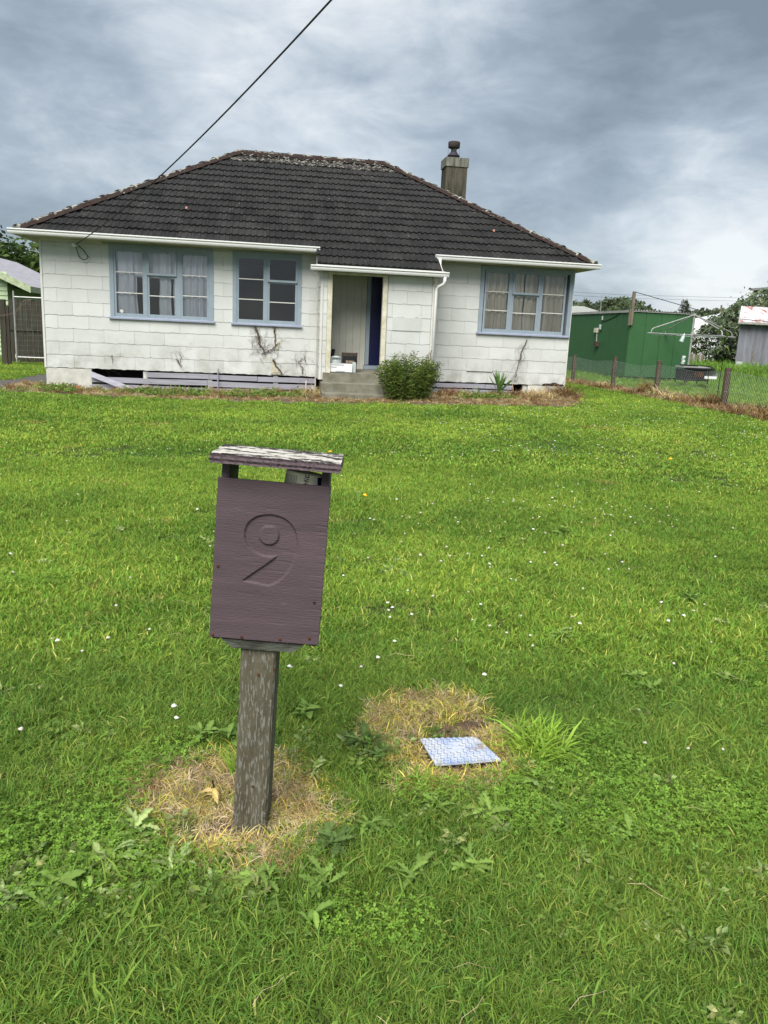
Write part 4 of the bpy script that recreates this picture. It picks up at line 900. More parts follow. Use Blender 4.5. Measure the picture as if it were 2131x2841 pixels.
LEAFK = {
    'dock': [leaf_piece(.062, .027, 0, MT['weed'], 'leaf', .22), leaf_piece(.052, .022, 0, MT['weed'], 'leaf', .1, tintv=1.25), leaf_piece(.05, .02, 3, MT['weed'], 'leaf', .3, tintv=.8)],
    'dandelion': [leaf_piece(.070, .034, 5, MT['weed'], 'leaf', .25), leaf_piece(.055, .028, 4, MT['weed'], 'leaf', .12, tintv=1.2), leaf_piece(.062, .026, 6, MT['weed'], 'leaf', .32, tintv=.8)],
    'thistle': [leaf_piece(.066, .034, 6, MT['thistle'], 'leaf', .15), leaf_piece(.06, .024, 5, MT['thistle'], 'leaf', .3, tintv=1.3), leaf_piece(.066, .022, 7, MT['thistle'], 'leaf', .05, tintv=.8)],
    'pale': [leaf_piece(.065, .026, 3, MT['weedpale'], 'leaf', .25), leaf_piece(.052, .024, 2, MT['weedpale'], 'leaf', .05, tintv=.75), leaf_piece(.06, .022, 4, MT['weed'], 'leaf', .3, tintv=1.3)]}
def rosette(x, y, kind, n, sc, label, cat='weed', group=None, seed=0):
    rng = np.random.default_rng(int(seed*77+x*100)); z = float(gz(np.array([x]), np.array([y]))[0])
    t = thing({'dock': 'dock_plant', 'dandelion': 'dandelion_plant', 'thistle': 'thistle_plant', 'pale': 'plantain_plant'}[kind], label, cat, (x, y, z), group)
    n = int(n*2.0)
    for i in range(n):
        me = LEAFK[kind][i % 3]; o = bpy.data.objects.new('leaf', me); COL.objects.link(o); o.parent = t
        an = i*2.4+rng.normal(0, .25); ring = .3+.7*(i/n); o.rotation_euler = (rng.normal(0, .25), -.55*(1-ring)+rng.normal(.02, .16), an+rng.normal(0, .3)); k = 1.0*sc*rng.uniform(.55, 1.2); o.scale = (k, k*rng.uniform(.9, 1.35), k); o.location = (rng.normal(0, .014), rng.normal(0, .014), .022+.018*(1-ring)+rng.uniform(-.006, .006))
    return t
W = [(4.80, -15.19, 'thistle', 14, 1.05, 'large dark thistle rosette just left of the meter cover'),
     (4.86, -15.26, 'thistle', 10, .8, 'smaller thistle in front of the big one left of the meter cover'),
     (4.66, -15.71, 'thistle', 14, 1.0, 'dark prickly thistle at the right edge of the dead patch round the post'),
     (5.12, -15.62, 'dandelion', 11, 1.0, 'dandelion with grey green leaves below the meter cover'),
     (4.98, -15.56, 'dandelion', 9, .8, 'narrow leaved dandelion left of the larger one below the meter cover'),
     (4.78, -15.63, 'dandelion', 8, .8, 'dandelion between the thistle and the meter cover plants'),
     (4.13, -15.60, 'pale', 11, 1.0, 'pale leaved rosette at the left edge of the dead patch'),
     (4.08, -15.72, 'pale', 12, 1.1, 'broad pale rosette lower left of the mailbox post'),
     (4.24, -15.77, 'pale', 11, 1.0, 'yellow green rosette at the front of the dead patch'),
     (3.96, -15.82, 'dock', 10, 1.1, 'green dock rosette out to the left of the dead patch'),
     (3.88, -15.86, 'pale', 9, 1.1, 'pale dock at the left edge of the picture'),
     (4.38, -15.12, 'dock', 10, 1.0, 'dock with shiny leaves just behind the post on its left'),
     (4.27, -15.08, 'dock', 9, .9, 'dock leaves among grass behind the dead patch'),
     (4.62, -14.95, 'dock', 9, .9, 'dock right of the post in the lawn behind it'),
     (4.63, -15.33, 'pale', 9, .8, 'withered rosette right of the post inside the dead patch'),
     (5.88, -14.26, 'dock', 9, 1.2, 'dock rosette in the lawn well right of the meter cover'),
     (6.01, -14.71, 'dandelion', 9, 1.0, 'dandelion in scuffed grass on the right'),
     (6.80, -13.75, 'dock', 9, 1.3, 'flat rosette far right beside clover flowers'),
     (6.02, -14.84, 'dock', 8, 1.0, 'dock in the scuffed patch on the right'),
     (6.41, -14.76, 'dock', 9, 1.0, 'dock at the right edge below the clover flowers'),
     (4.86, -15.86, 'dandelion', 9, .9, 'dandelion low in the middle foreground'),
     (5.02, -15.83, 'dandelion', 9, .9, 'dandelion beside another in the middle foreground'),
     (5.33, -15.47, 'dandelion', 11, .9, 'grey green dandelion under the coarse lime tuft'),
     (5.33, -15.67, 'dandelion', 9, .9, 'dandelion in the lawn below the lime tuft'),
     (5.50, -15.75, 'dock', 8, .9, 'dock leaves right of the foreground dandelions'),
     (4.47, -15.83, 'dandelion', 10, .95, 'dandelion in front of the dead patch, on its centre line'),
     (4.62, -15.85, 'dandelion', 10, .95, 'dandelion in front of the dead patch, on its right'),
     (6.62, -12.32, 'dock', 9, 1.4, 'small dark weed clump far across the lawn'),
     (4.58, -16.02, 'dock', 5, .8, 'single broad leaf plant in the near foreground grass')]
for i, (x, y, k, n, sc, lb) in enumerate(W): rosette(x, y, k, n, sc, lb, seed=i)
# lime coarse tuft
def limecol(rng, n): c = np.ones((n, 3))*rng.uniform(.65, 1.3, (n, 1)); return c
me = blades('lime_grass_tuft', 420, .10, .12, .0085, MT['limegrass'], lean=.75, seed=301, cols=limecol, bend=.3, hv=.3)
o = obj('coarse_grass_tuft', me, loc=(5.40, -15.27, g(5.4, -15.3))); o['label'] = 'lime green coarse grass tuft right of the meter cover'; o['category'] = 'grass tuft'
me = blades('lime_grass_tuft2', 45, .025, .10, .007, MT['limegrass'], lean=.6, seed=302, cols=limecol, bend=.3)
o = obj('coarse_grass_tuft', me, loc=(4.40, -15.33, g(4.4, -15.3))); o['label'] = 'yellow green blades at the foot of the post on its left'; o['category'] = 'grass tuft'
# yellow seedling by the post
t = thing('wilting_seedling', 'yellow leaved seedling on a dark stem left of the post', 'seedling', (4.33, -15.47, -.38))
MB().tube([(4.33, -15.47, -.39), (4.335, -15.47, -.35), (4.325, -15.47, -.30)], .003, 5).build('stem', MT['stem'], t)
ym = leaf_piece(.05, .022, 0, MT['yleaf'], 'leaf', .5)
for i in range(7):
    o = bpy.data.objects.new('leaf', ym); COL.objects.link(o); o.parent = t; o.location = (0, 0, .03+.05*(i % 4)/4); o.rotation_euler = (RNG.normal(0, .3), RNG.normal(.1, .3), i*2.1+.5); q = RNG.uniform(.7, 1.1); o.scale = (q, q, q)
# flowers
def flower_mesh(name, mt, r, h, dais=False):
    m = MB(); n = 7; V = [(0, 0, r*.75)]
    for j, (rr, zz) in enumerate(((.75, .45), (1, 0), (.6, -.35))):
        for i in range(n): a = 2*math.pi*i/n+.4*j; q = 1+.18*math.sin(i*2.7+j); V.append((r*rr*q*math.cos(a), r*rr*q*math.sin(a), r*zz*(.5 if dais else 1)))
    F = [(0, 1+i, 1+(i+1) % n) for i in range(n)]
    for j in range(2): F += [(1+j*n+i, 1+(j+1)*n+i, 1+(j+1)*n+(i+1) % n, 1+j*n+(i+1) % n) for i in range(n)]
    F.append(tuple(1+2*n+i for i in range(n))); m.add([(a, b, c+h) for a, b, c in V], F); me = m.mesh(name, mt)
    s_ = MB().tube([(0, 0, -.005), (0, 0, h-.2*r)], .0011, 3); k = len(me.vertices)
    mm = bpy.data.meshes.new(name); mm.from_pydata([tuple(v_.co) for v_ in me.vertices]+s_.v, [], [tuple(p.vertices) for p in me.polygons]+[tuple(i+k for i in f) for f in s_.f])
    mm.materials.append(mt); mm.materials.append(MT['clover']); nb = len(me.polygons)
    for i, p in enumerate(mm.polygons): p.material_index = 1 if i >= nb else 0
    a = mm.color_attributes.new('tint', 'FLOAT_COLOR', 'POINT'); a.data.foreach_set('color', [1.0]*4*len(mm.vertices))
    return mm
fm = flower_mesh('clover_flower', MT['petal'], .0075, .055); fd_ = flower_mesh('daisy', MT['dpetal'], .009, .05, True); fy = flower_mesh('yellow_flower', MT['yellow'], .016, .09, True)
def put_flower(me, x, y, name, label, group, sc=1):
    o = bpy.data.objects.new(name, me); COL.objects.link(o); o.location = (x, y, float(gz(np.array([x]), np.array([y]))[0])); o.scale = (sc, sc, sc); o.rotation_euler = (RNG.normal(0, .2), RNG.normal(0, .2), RNG.uniform(0, 6)); o['label'] = label; o['category'] = 'flower'; o['group'] = group
FB = [(4.53, -14.66), (4.56, -14.66), (3.63, -14.32), (3.84, -14.33), (4.16, -14.91)]
fx, fy_ = list(FB), []
x, y = sector(4200, 2.3, 10.0, .58); dens = np.clip(.35+.55*(x-CX)/5, .10, 1)*np.clip(.5+.6*patchy(x, y, 1.5, 33), .05, 1); k = rg.random(len(x)) < dens*.30*np.where(np.hypot(x-CX, y-CY) < 7, 1.6, .7); x, y = x[k], y[k]
fx += list(zip(x, y)); fx = fx[:290]
for (a, b_) in fx:
    d = math.hypot(a-CX, b_-CY)
    if (a, b_) in FB or d < 7: put_flower(fm if RNG.random() < .7 else fd_, a, b_, 'clover_flower', 'white clover flower head standing in the lawn', 'white flowers dotted over the lawn', RNG.uniform(.8, 1.2)*(1.2 if (a, b_) in FB else 1))
    else: put_flower(fd_, a, b_, 'daisy_flower', 'small white daisy in the lawn towards the house', 'white daisies in the farther lawn', RNG.uniform(.7, 1.05))
for (a, b_), lb in zip([(5.18, -9.2), (5.25, -11.4), (10.9, -2.9), (9.0, -9.4), (-1.9, 3.4)], ['yellow dandelion flower behind the mailbox roof line in mid lawn', 'yellow dandelion flower on a tall stalk right of the mailbox', 'yellow flower near the right corner of the house', 'yellow flower in the clover on the right of the lawn', 'yellow flower by the path left of the house']):
    put_flower(fy, a, b_, 'dandelion_flower', lb, 'yellow flowers in the lawn', 1.3)
dm = [flower_mesh('far_daisy_%d' % i, MT['dpetal'], .0085, .05, True) for i in range(2)]; cI = template_collection('far_daisy', dm)
x1 = rg.uniform(7, 13.4, 420); y1 = rg.uniform(-9, -2.4, 420); x2 = rg.normal(-.6, .7, 34); y2 = rg.normal(-1.9, .5, 34); x3 = rg.uniform(20, 23, 50); y3 = rg.uniform(11.5, 14.5, 50)
x = np.concatenate([x1, x2, x3]); y = np.concatenate([y1, y2, y3]); k = ~inpoly(x, y, BORDER); x, y = x[k], y[k]
hz = gz(x, y)+np.where(x > 19, .22, 0)
gn_scatter('distant_daisies', np.stack([x, y, hz], 1), rg.uniform(.7, 1.3, len(x)), cI, 2, 'white daisies sprinkled over the far lawn', tilt=.2, seed=14)
# loose cut stalks lying on the lawn
sk = [MB().tube([(0, 0, .03), (.03, .005, .036), (.06, -.004, .03), (.09, .004, .02)], .0005, 3).mesh('dry_stalk', MT['straw']) for i in range(2)]
for me in sk:
    a = me.color_attributes.new('tint', 'FLOAT_COLOR', 'POINT'); a.data.foreach_set('color', [1.1]*4*len(me.vertices))
cJ = template_collection('dry_stalk', sk); x, y = sector(300, .9, 4.0); k = patchy(x, y, 2, 55) > .1; x, y = x[k], y[k]
gn_scatter('dry_stalks', np.stack([x, y, gz(x, y)], 1), rg.uniform(.5, 1.4, len(x)), cJ, 2, 'dry cut grass stalks lying on the lawn', tilt=.12, seed=15)

# ------------------------------------------------------------------ mailbox
mb_ = thing('mailbox', 'weathered plum coloured wooden mailbox with a carved 9 on a leaning post', 'mailbox', (4.437, -15.56, -.38))
Rm = Matrix.Translation((4.469, -15.62, .196)) @ Matrix.Rotation(math.radians(-7.325), 4, 'Z') @ Matrix.Rotation(math.radians(-2.153), 4, 'X') @ Matrix.Rotation(math.radians(2.771), 4, 'Y')
PWD, PHT = .289, .428
def mbox(x0, x1, y0, y1, z0, z1, name, m, par=mb_, bev=.0015, **k):
    b_ = MB(); b_.box(x0, x1, y0, y1, z0, z1); me = b_.mesh(name, m); o = bpy.data.objects.new(name, me); COL.objects.link(o); o.parent = mb_; o.matrix_parent_inverse = WM[mb_.name].inverted(); o.matrix_basis = Rm
    WM[o.name] = Rm
    md = o.modifiers.new('bevel', 'BEVEL'); md.width = bev; md.segments = 2
    for a, c in k.items(): o[a] = c
    return o
# front plate with the carved digit as real relief
def plate():
    nx, nz = 150, 220; us = np.linspace(0, 1, nx+1); vs = np.linspace(0, 1, nz+1); U, Vv = np.meshgrid(us, vs)
    # zoomed-photo coordinates of the digit mapped to plate millimetres
    def tomm(px, py):
        a = np.array([[1073/289, -87/428], [97/289, 1510/428]]); return np.linalg.solve(a, np.array([px-222, py-425]))
    outer = [(455, 1395), (520, 1352), (580, 1312), (640, 1272), (700, 1232), (745, 1200), (785, 1165), (740, 1168), (690, 1166), (640, 1154), (590, 1132), (550, 1105), (515, 1072), (490, 1030), (477, 985), (476, 940), (485, 895), (505, 855), (535, 825), (570, 802), (610, 785), (655, 776), (700, 773), (750, 776), (800, 788), (850, 808), (895, 838), (930, 875), (957, 920), (975, 970), (984, 1020), (986, 1070), (980, 1120), (968, 1170), (950, 1220), (925, 1270), (893, 1320), (858, 1362), (815, 1398), (770, 1425), (715, 1445), (650, 1434), (560, 1415)]
    inner = [(650, 888), (705, 882), (760, 887), (795, 915), (805, 950), (803, 990), (785, 1028), (755, 1050), (712, 1058), (668, 1048), (632, 1022), (616, 985), (620, 935)]
    O = [tuple(tomm(*p)) for p in outer]; I = [tuple(tomm(*p)) for p in inner]
    def smooth(P, it=2):
        for _ in range(it):
            P = [q for i in range(len(P)) for q in ((.75*P[i][0]+.25*P[(i+1) % len(P)][0], .75*P[i][1]+.25*P[(i+1) % len(P)][1]), (.25*P[i][0]+.75*P[(i+1) % len(P)][0], .25*P[i][1]+.75*P[(i+1) % len(P)][1]))]
        return P
    I = smooth(I); X = (U*289).ravel(); Z = (Vv*428).ravel()
    def sdist(P):
        d = np.full(len(X), 1e9); P = np.array(P); n = len(P)
        for i in range(n):
            a, b_ = P[i], P[(i+1) % n]; ab = b_-a; t_ = np.clip(((X-a[0])*ab[0]+(Z-a[1])*ab[1])/(ab@ab+1e-9), 0, 1); d = np.minimum(d, np.hypot(X-a[0]-t_*ab[0], Z-a[1]-t_*ab[1]))
        return np.where(inpoly(X, Z, [tuple(p) for p in P]), d, -d)
    so, si = sdist(O), sdist(I); ins = np.minimum(so, -si); dep = np.clip((ins+.6)/1.4, 0, 1)*6.0
    rr = np.random.default_rng(3); gr1 = np.zeros(len(X))
    for i in range(9):
        fz = rr.uniform(.5, 2.4); gr1 += rr.uniform(.4, 1)*np.sin(Z*fz+.6*np.sin(X*rr.uniform(.01, .05)+i)+i*2)
    wear = .5+.5*np.sin(X*.02+1)*np.sin(Z*.011+.4); wear = np.clip(wear+(Z/428-.35), .15, 1.2)
    hgt = gr1*.075*wear-dep*(1+0*X)
    split = np.zeros(len(X))
    for i in range(46):     # horizontal checks running in from the right edge and over the lower half
        zc_ = rr.uniform(60, 420); x0_ = 289-rr.uniform(0, 18) if i < 26 else rr.uniform(0, 260); ln = rr.uniform(8, 45); wd_ = rr.uniform(.8, 1.6)
        split = np.maximum(split, np.exp(-((Z-zc_-.03*(X-x0_))/wd_)**2)*np.clip(1-np.abs(X-x0_)/ln, 0, 1)*rr.uniform(.5, 1.4))
    hgt = hgt-split
    Vt = np.stack([X/1000-PWD/2, -hgt/1000-.0, PHT-Z/1000], 1); V2 = Vt.copy(); V2[:, 1] = .012
    edge = rr.normal(0, .0006, nz+1); Vt = Vt.reshape(nz+1, nx+1, 3); Vt[:, -1, 0] += edge; Vt[:, 0, 0] += edge[::-1]*.5; Vt[-1, :, 2] += rr.normal(0, .0007, nx+1); Vt = Vt.reshape(-1, 3)
    n1_ = nx+1; ii = np.arange(nz)[:, None]*n1_+np.arange(nx)[None]; F = np.stack([ii, ii+n1_, ii+n1_+1, ii+1], -1).reshape(-1, 4)
    # rim
    ring = list(range(0, n1_))+[r*n1_+nx for r in range(1, nz+1)]+[nz*n1_+c for c in range(nx-1, -1, -1)]+[r*n1_ for r in range(nz-1, 0, -1)]
    base = len(Vt); back = V2[ring]; n = len(ring); F2 = np.array([[ring[i], ring[(i+1) % n], base+(i+1) % n, base+i] for i in range(n)])
    me = rawmesh('front_plate', np.concatenate([Vt, back]), np.concatenate([F, F2]), MT['purple'])
    o = bpy.data.objects.new('front_plate', me); COL.objects.link(o); o.parent = mb_; o.matrix_parent_inverse = WM[mb_.name].inverted(); o.matrix_basis = Rm; o['label'] = 'plum painted front board with a carved 9'
    WM[o.name] = Rm; return o, tomm
fplate, tomm = plate()
DB = .17
mbox(-.138, -.118, .0125, DB, -.008, .489, 'side_board', MT['purple']); mbox(.118, .138, .0125, DB, -.008, .489, 'side_board', MT['purple'])
mbox(-.117, .117, DB-.014, DB, -.005, .30, 'back_board', MT['purple']); mbox(-.117, .117, .0125, DB-.0145, -.005, .012, 'floor_board', MT['purple'])
mbox(-.1178, -.1165, .016, DB-.015, .34, .487, 'mossy_lining', MT['mossin']); 
for x_ in (-.1165, .105): mbox(x_, x_+.0155, .09, .0925, .462-.02, .4645-.02, 'nail', MT['rust'], bev=.0003)
# roof board
def roofboard():
    xc, rw, rz, yf, dp_ = .004, .326, .495, .051, .221
    rr = np.random.default_rng(9); nx, ny = 60, 24; m = MB(); V = []
    for j in range(ny+1):
        for i in range(nx+1):
            u, v_ = i/nx, j/ny; ex = (rr.normal(0, .0012) if i in (0, nx) or j == 0 else 0)
            V.append((xc-rw/2+rw*u+(ex if i in (0, nx) else 0), -yf+dp_*v_+(ex if j == 0 else 0), rz+.0008*math.sin(v_*60+3*math.sin(u*4))+rr.normal(0, .0005)))
    n1_ = nx+1; F = [(j*n1_+i, j*n1_+i+1, (j+1)*n1_+i+1, (j+1)*n1_+i) for j in range(ny) for i in range(nx)]
    me = MB(); me.add(V, F); a = me.mesh('roof_board', MT['lichwood'])
    o = bpy.data.objects.new('roof_board', a); COL.objects.link(o); o.parent = mb_; o.matrix_parent_inverse = WM[mb_.name].inverted(); o.matrix_basis = Rm; WM[o.name] = Rm
    o['label'] = 'roof board with flaking white and black lichen on top'
    # edges: separate wood body just below the lichen skin
    ring = list(range(0, n1_))+[r*n1_+nx for r in range(1, ny+1)]+[ny*n1_+c for c in range(nx-1, -1, -1)]+[r*n1_ for r in range(ny-1, 0, -1)]
    b_ = MB(); W0 = [Vector(V[i]) for i in ring]; lay = []
    for dz, inn in ((-.0002, 0), (-.006, .001), (-.012, -.0012), (-.018, .002), (-.023, .0)):
        lay += [p+Vector((rr.normal(0, .0006)+inn*(1 if p.x < xc else -1), inn*(1 if p.y < .06 else -1)+rr.normal(0, .0005), dz+rr.normal(0, .0003)-(p.z-rz))) for p in W0]
    n = len(ring); F = [(k*n+i, (k+1)*n+i, (k+1)*n+(i+1) % n, k*n+(i+1) % n) for k in range(4) for i in range(n)]; F.append(tuple(4*n+i for i in range(n))[::-1])
    b_.add(lay, F); a = b_.mesh('roof_board_edge', MT['purple']); o2 = bpy.data.objects.new('roof_board_edge', a); COL.objects.link(o2); o2.parent = o; o2.matrix_parent_inverse = Rm.inverted(); o2.matrix_basis = Rm; 
roofboard()
# bracket and nails
b_ = MB(); b_.extr([(-.113, -.004), (.106, -.004), (.078, -.028), (-.085, -.028)], .006, .15, 'y')
o = obj('support_bracket', b_.mesh('support_bracket', MT['greyboard'])); o.parent = mb_; o.matrix_parent_inverse = WM[mb_.name].inverted(); o.matrix_basis = Rm
for i, (px, py) in enumerate([(168, 1910), (455, 1940), (830, 1965), (1120, 1960), (1160, 1608), (222, 1250)]):
    u, v_ = tomm(px, py); q = MB(); q.lathe((0, 0, 0), [(.0, 0), (.0035, 0), (.0042, .001), (.002, .0022), (0, .0022)], 10, Matrix.Translation((u/1000-PWD/2, -.0012, PHT-v_/1000)) @ Matrix.Rotation(math.pi/2, 4, 'X'))
    o = obj('nail', q.mesh('nail', MT['rust'])); o.parent = mb_; o.matrix_parent_inverse = WM[mb_.name].inverted(); o.matrix_basis = Rm
# post
def postmesh():
    T0 = Vector((4.463, -15.555, .175)); B0 = Vector((4.437, -15.56, -.52)); d = (T0-B0); w = .0475; n = 30; V = []; rr = np.random.default_rng(4)
    ca, sa = math.cos(math.radians(-9)), math.sin(math.radians(-9))
    prf = []
    for k in range(4):
        cxs = [(-1, -1), (1, -1), (1, 1), (-1, 1)]; a, b2 = cxs[k], cxs[(k+1) % 4]
        for t_ in (0.06, .3, .5, .7, .94): prf.append((a[0]+(b2[0]-a[0])*t_, a[1]+(b2[1]-a[1])*t_))
    for i in range(n+1):
        c = B0+d*i/n
        for k, (px, py) in enumerate(prf):
            q = w*(1+rr.normal(0, .006))-(.0028 if k % 5 in (2,) and i < 18 else 0)*(1 if k < 5 else .3); x_, y_ = px*q, py*q; V.append((c.x+x_*ca-y_*sa, c.y+x_*sa+y_*ca, c.z))
    P = len(prf); F = [(i*P+k, i*P+(k+1) % P, (i+1)*P+(k+1) % P, (i+1)*P+k) for i in range(n) for k in range(P)]+[tuple(range(n*P, n*P+P))]
    m = MB(); m.add(V, F); o = m.build('post', MT['post'], mb_)
    for (px, pz) in ((-.012, .095), (.032, .11), (-.004, -.24)):
        q = MB().lathe((0, 0, 0), [(0, 0), (.004, 0), (.003, .002), (0, .002)], 8, Matrix.Translation((4.447+px+.02*(pz > 0), -15.6085, pz)) @ Matrix.Rotation(math.pi/2, 4, 'X')); q.build('nail', MT['rust'], o)
postmesh()
# rolled paper sack inside the mailbox
tt = thing('rolled_paper_sack', 'yellowed printed roll of paper wedged under the mailbox roof', 'paper roll', (4.52, -15.60, .63))
def roll():
    m = MB(); nz = 10; Z0, Z1 = .34, .449; V = []; n = 40
    for j in range(nz+1):
        z = Z0+(Z1-Z0)*j/nz; k = 1-.10*((j/nz)**3)
        for i in range(n):
            a = 2*math.pi*i/n; V.append((.070+.053*k*math.cos(a), .062+.034*k*math.sin(a)+.0, z+.004*math.cos(a)*-1))
    F = [(j*n+i, j*n+(i+1) % n, (j+1)*n+(i+1) % n, (j+1)*n+i) for j in range(nz) for i in range(n)]
    top = len(V)     # rolled lip going inwards then down
    for (kx, ky, dz) in ((.86, .80, .004), (.74, .60, .0), (.70, .52, -.02)):
        for i in range(n): a = 2*math.pi*i/n; V.append((.070+.053*kx*math.cos(a), .062+.034*ky*math.sin(a), Z1+dz-.004*math.cos(a)))
    for j in range(3): F += [((nz+j)*n+i, (nz+j)*n+(i+1) % n, (nz+j+1)*n+(i+1) % n, (nz+j+1)*n+i) for i in range(n)]
    m.add(V, F); o = m.build('outer_wrap', MT['tub'], None, smooth=True); o.parent = tt; o.matrix_parent_inverse = WM[tt.name].inverted(); o.matrix_basis = Rm
    f = MB()
    for (yy, amp) in ((.050, .012), (.066, .012), (.078, .006)):
        for k in range(12):
            x0_ = .032+.076*k/12; x1_ = .032+.076*(k+1)/12; ya = yy-amp*math.sin(math.pi*k/12); yb = yy-amp*math.sin(math.pi*(k+1)/12); f.box(x0_, x1_, min(ya, yb)-.001, max(ya, yb)+.002, .42, .450)
    o = f.build('inner_fold', MT['tub'], None); o.parent = tt; o.matrix_parent_inverse = WM[tt.name].inverted(); o.matrix_basis = Rm
    # print: lines of small type, a bold word, a dark panel, wrapped onto the curved face
    def wrap(u0, u1, z0, z1, m_, name):
        q = MB(); V = []; N_ = 6
        for i in range(N_+1):
            a = u0+(u1-u0)*i/N_
            for z in (z0, z1):
                kk = 1-.10*(((z-Z0)/(Z1-Z0))**3); V.append((.070+.0538*kk*math.cos(a), .062+.0348*kk*math.sin(a), z-.004*math.cos(a)))
        q.add(V, [(i*2, i*2+2, i*2+3, i*2+1) for i in range(N_)]); o = q.build(name, m_, None); o.parent = tt; o.matrix_parent_inverse = WM[tt.name].inverted(); o.matrix_basis = Rm
    D = math.radians
    for i in range(11): wrap(D(192+i*5.6), D(193.2+i*5.6), .418+.002*(i % 3), .444, MT['ink'], 'print_line')
    wrap(D(318), D(352), .40, .446, MT['navy'], 'printed_panel')
    # the bold word reading upwards
    gl_ = {'M': ['10001', '11011', '10101', '10101', '10001'], 'i': ['1', '0', '1', '1', '1'], 'c': ['000', '111', '100', '100', '111'], 'r': ['000', '111', '100', '100', '100'], 'o': ['000', '111', '101', '101', '111']}
    zz = .4245; PX = .0023
    for ch_ in 'Mic':
        G = gl_[ch_]
        for r_, row in enumerate(G):
            for c_, v_ in enumerate(row):
                if v_ == '1': z = zz+c_*PX; a = D(272)+r_*D(3.2); wrap(a, a+D(3.2), z, z+PX, MT['ink'], 'printed_letter_stroke')
        zz += (len(G[0])+1)*PX
roll()

# ------------------------------------------------------------------ meter cover
def cover():
    t = thing('meter_cover', 'scuffed blue and white plastic meter cover with raised lugs', 'meter cover', (5.13, -15.21, -.37))
    A_, B_, C_, D_ = [Vector((x, y, 0)) for x, y in (COVER[3], COVER[2], COVER[1], COVER[0])]
    def P(u, v_, h): q = A_*(1-u)*(1-v_)+B_*u*(1-v_)+C_*u*v_+D_*(1-u)*v_; return (q.x, q.y, -.345+h-.006*v_+.004*u)
    m = MB(); m.add([P(0, 0, -.006), P(1, 0, -.006), P(1, 1, -.006), P(0, 1, -.006), P(0, 0, 0), P(1, 0, 0), P(1, 1, 0), P(0, 1, 0)], [(0, 3, 2, 1), (4, 5, 6, 7), (0, 1, 5, 4), (1, 2, 6, 5), (2, 3, 7, 6), (3, 0, 4, 7)]); m.build('lid', MT['cover'], t)
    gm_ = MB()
    for r in range(11):
        for c in range(9):
            u = (c+.5+(.25 if r % 2 else 0))/9.6+.01; v_ = (r+.5)/11
            if .40 < u < .60 and .42 < v_ < .80: continue
            m = MB(); du, dv, h = .030, .024, .005; m.add([P(u-du, v_-dv, .0003), P(u+du, v_-dv, .0003), P(u+du, v_+dv, .0003), P(u-du, v_+dv, .0003), P(u-du*.8, v_-dv*.8, h), P(u+du*.8, v_-dv*.8, h), P(u+du*.8, v_+dv*.8, h), P(u-du*.8, v_+dv*.8, h)], [(4, 5, 6, 7), (0, 1, 5, 4), (1, 2, 6, 5), (2, 3, 7, 6), (3, 0, 4, 7)])
            m.build('lug', MT['cover'], t)
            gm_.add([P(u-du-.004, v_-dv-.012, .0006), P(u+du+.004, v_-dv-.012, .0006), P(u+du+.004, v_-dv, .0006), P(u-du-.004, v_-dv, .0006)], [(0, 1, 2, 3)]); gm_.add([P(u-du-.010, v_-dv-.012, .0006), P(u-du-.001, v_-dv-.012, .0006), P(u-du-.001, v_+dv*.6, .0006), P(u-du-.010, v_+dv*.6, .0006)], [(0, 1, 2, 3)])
    gq = gm_.build('grime_line', MT['grime'], t); gq['kind'] = 'stuff'  # flat dark strips paint shade along each lug's front and left edge
    # moulded square emblem with two rings
    m = MB()
    for (u0, u1, v0, v1) in ((.42, .52, .72, .735), (.42, .432, .58, .72), (.455, .467, .58, .70), (.42, .52, .565, .58)): m.add([P(u0, v0, .002), P(u1, v0, .002), P(u1, v1, .002), P(u0, v1, .002), P(u0, v0, .0), P(u1, v0, .0), P(u1, v1, .0), P(u0, v1, .0)], [(0, 1, 2, 3), (0, 4, 5, 1), (1, 5, 6, 2), (2, 6, 7, 3), (3, 7, 4, 0)])
    for (cu, cv) in ((.50, .64), (.55, .60)):
        ring = [P(cu+.030*math.cos(a), cv+.045*math.sin(a), .001) for a in np.linspace(0, 2*math.pi, 13)]; m.tube(ring, .0009, 4)
    m.build('emblem', MT['coverlug'], t)
    m = MB(); z0, z1 = -.40, -.362
    m.add([P(.02, .01, -.05), P(.98, .01, -.05), P(.98, .98, -.05), P(.02, .98, -.05), P(.02, .01, -.008), P(.98, .01, -.008), P(.98, .98, -.008), P(.02, .98, -.008)], [(0, 1, 5, 4), (1, 2, 6, 5), (2, 3, 7, 6), (3, 0, 4, 7)]); m.build('box_rim', MT['black'], t)
cover()
t_ = MB(); rr = np.random.default_rng(5); V = []
for j in range(6):
    for i in range(10):
        a = 2*math.pi*i/10; ph = math.pi*j/5; q = .016*(1+rr.normal(0, .14)); V.append((5.125+q*math.sin(ph)*math.cos(a), -15.09+q*math.sin(ph)*math.sin(a), -.362+q*.8*math.cos(ph)))
t_.add(V, [(j*10+i, j*10+(i+1) % 10, (j+1)*10+(i+1) % 10, (j+1)*10+i) for j in range(5) for i in range(10)]); o = t_.build('dirt_clod', MT['dirt']); o['label'] = 'brown clod of dirt on the bare ground behind the meter cover'; o['category'] = 'clod'

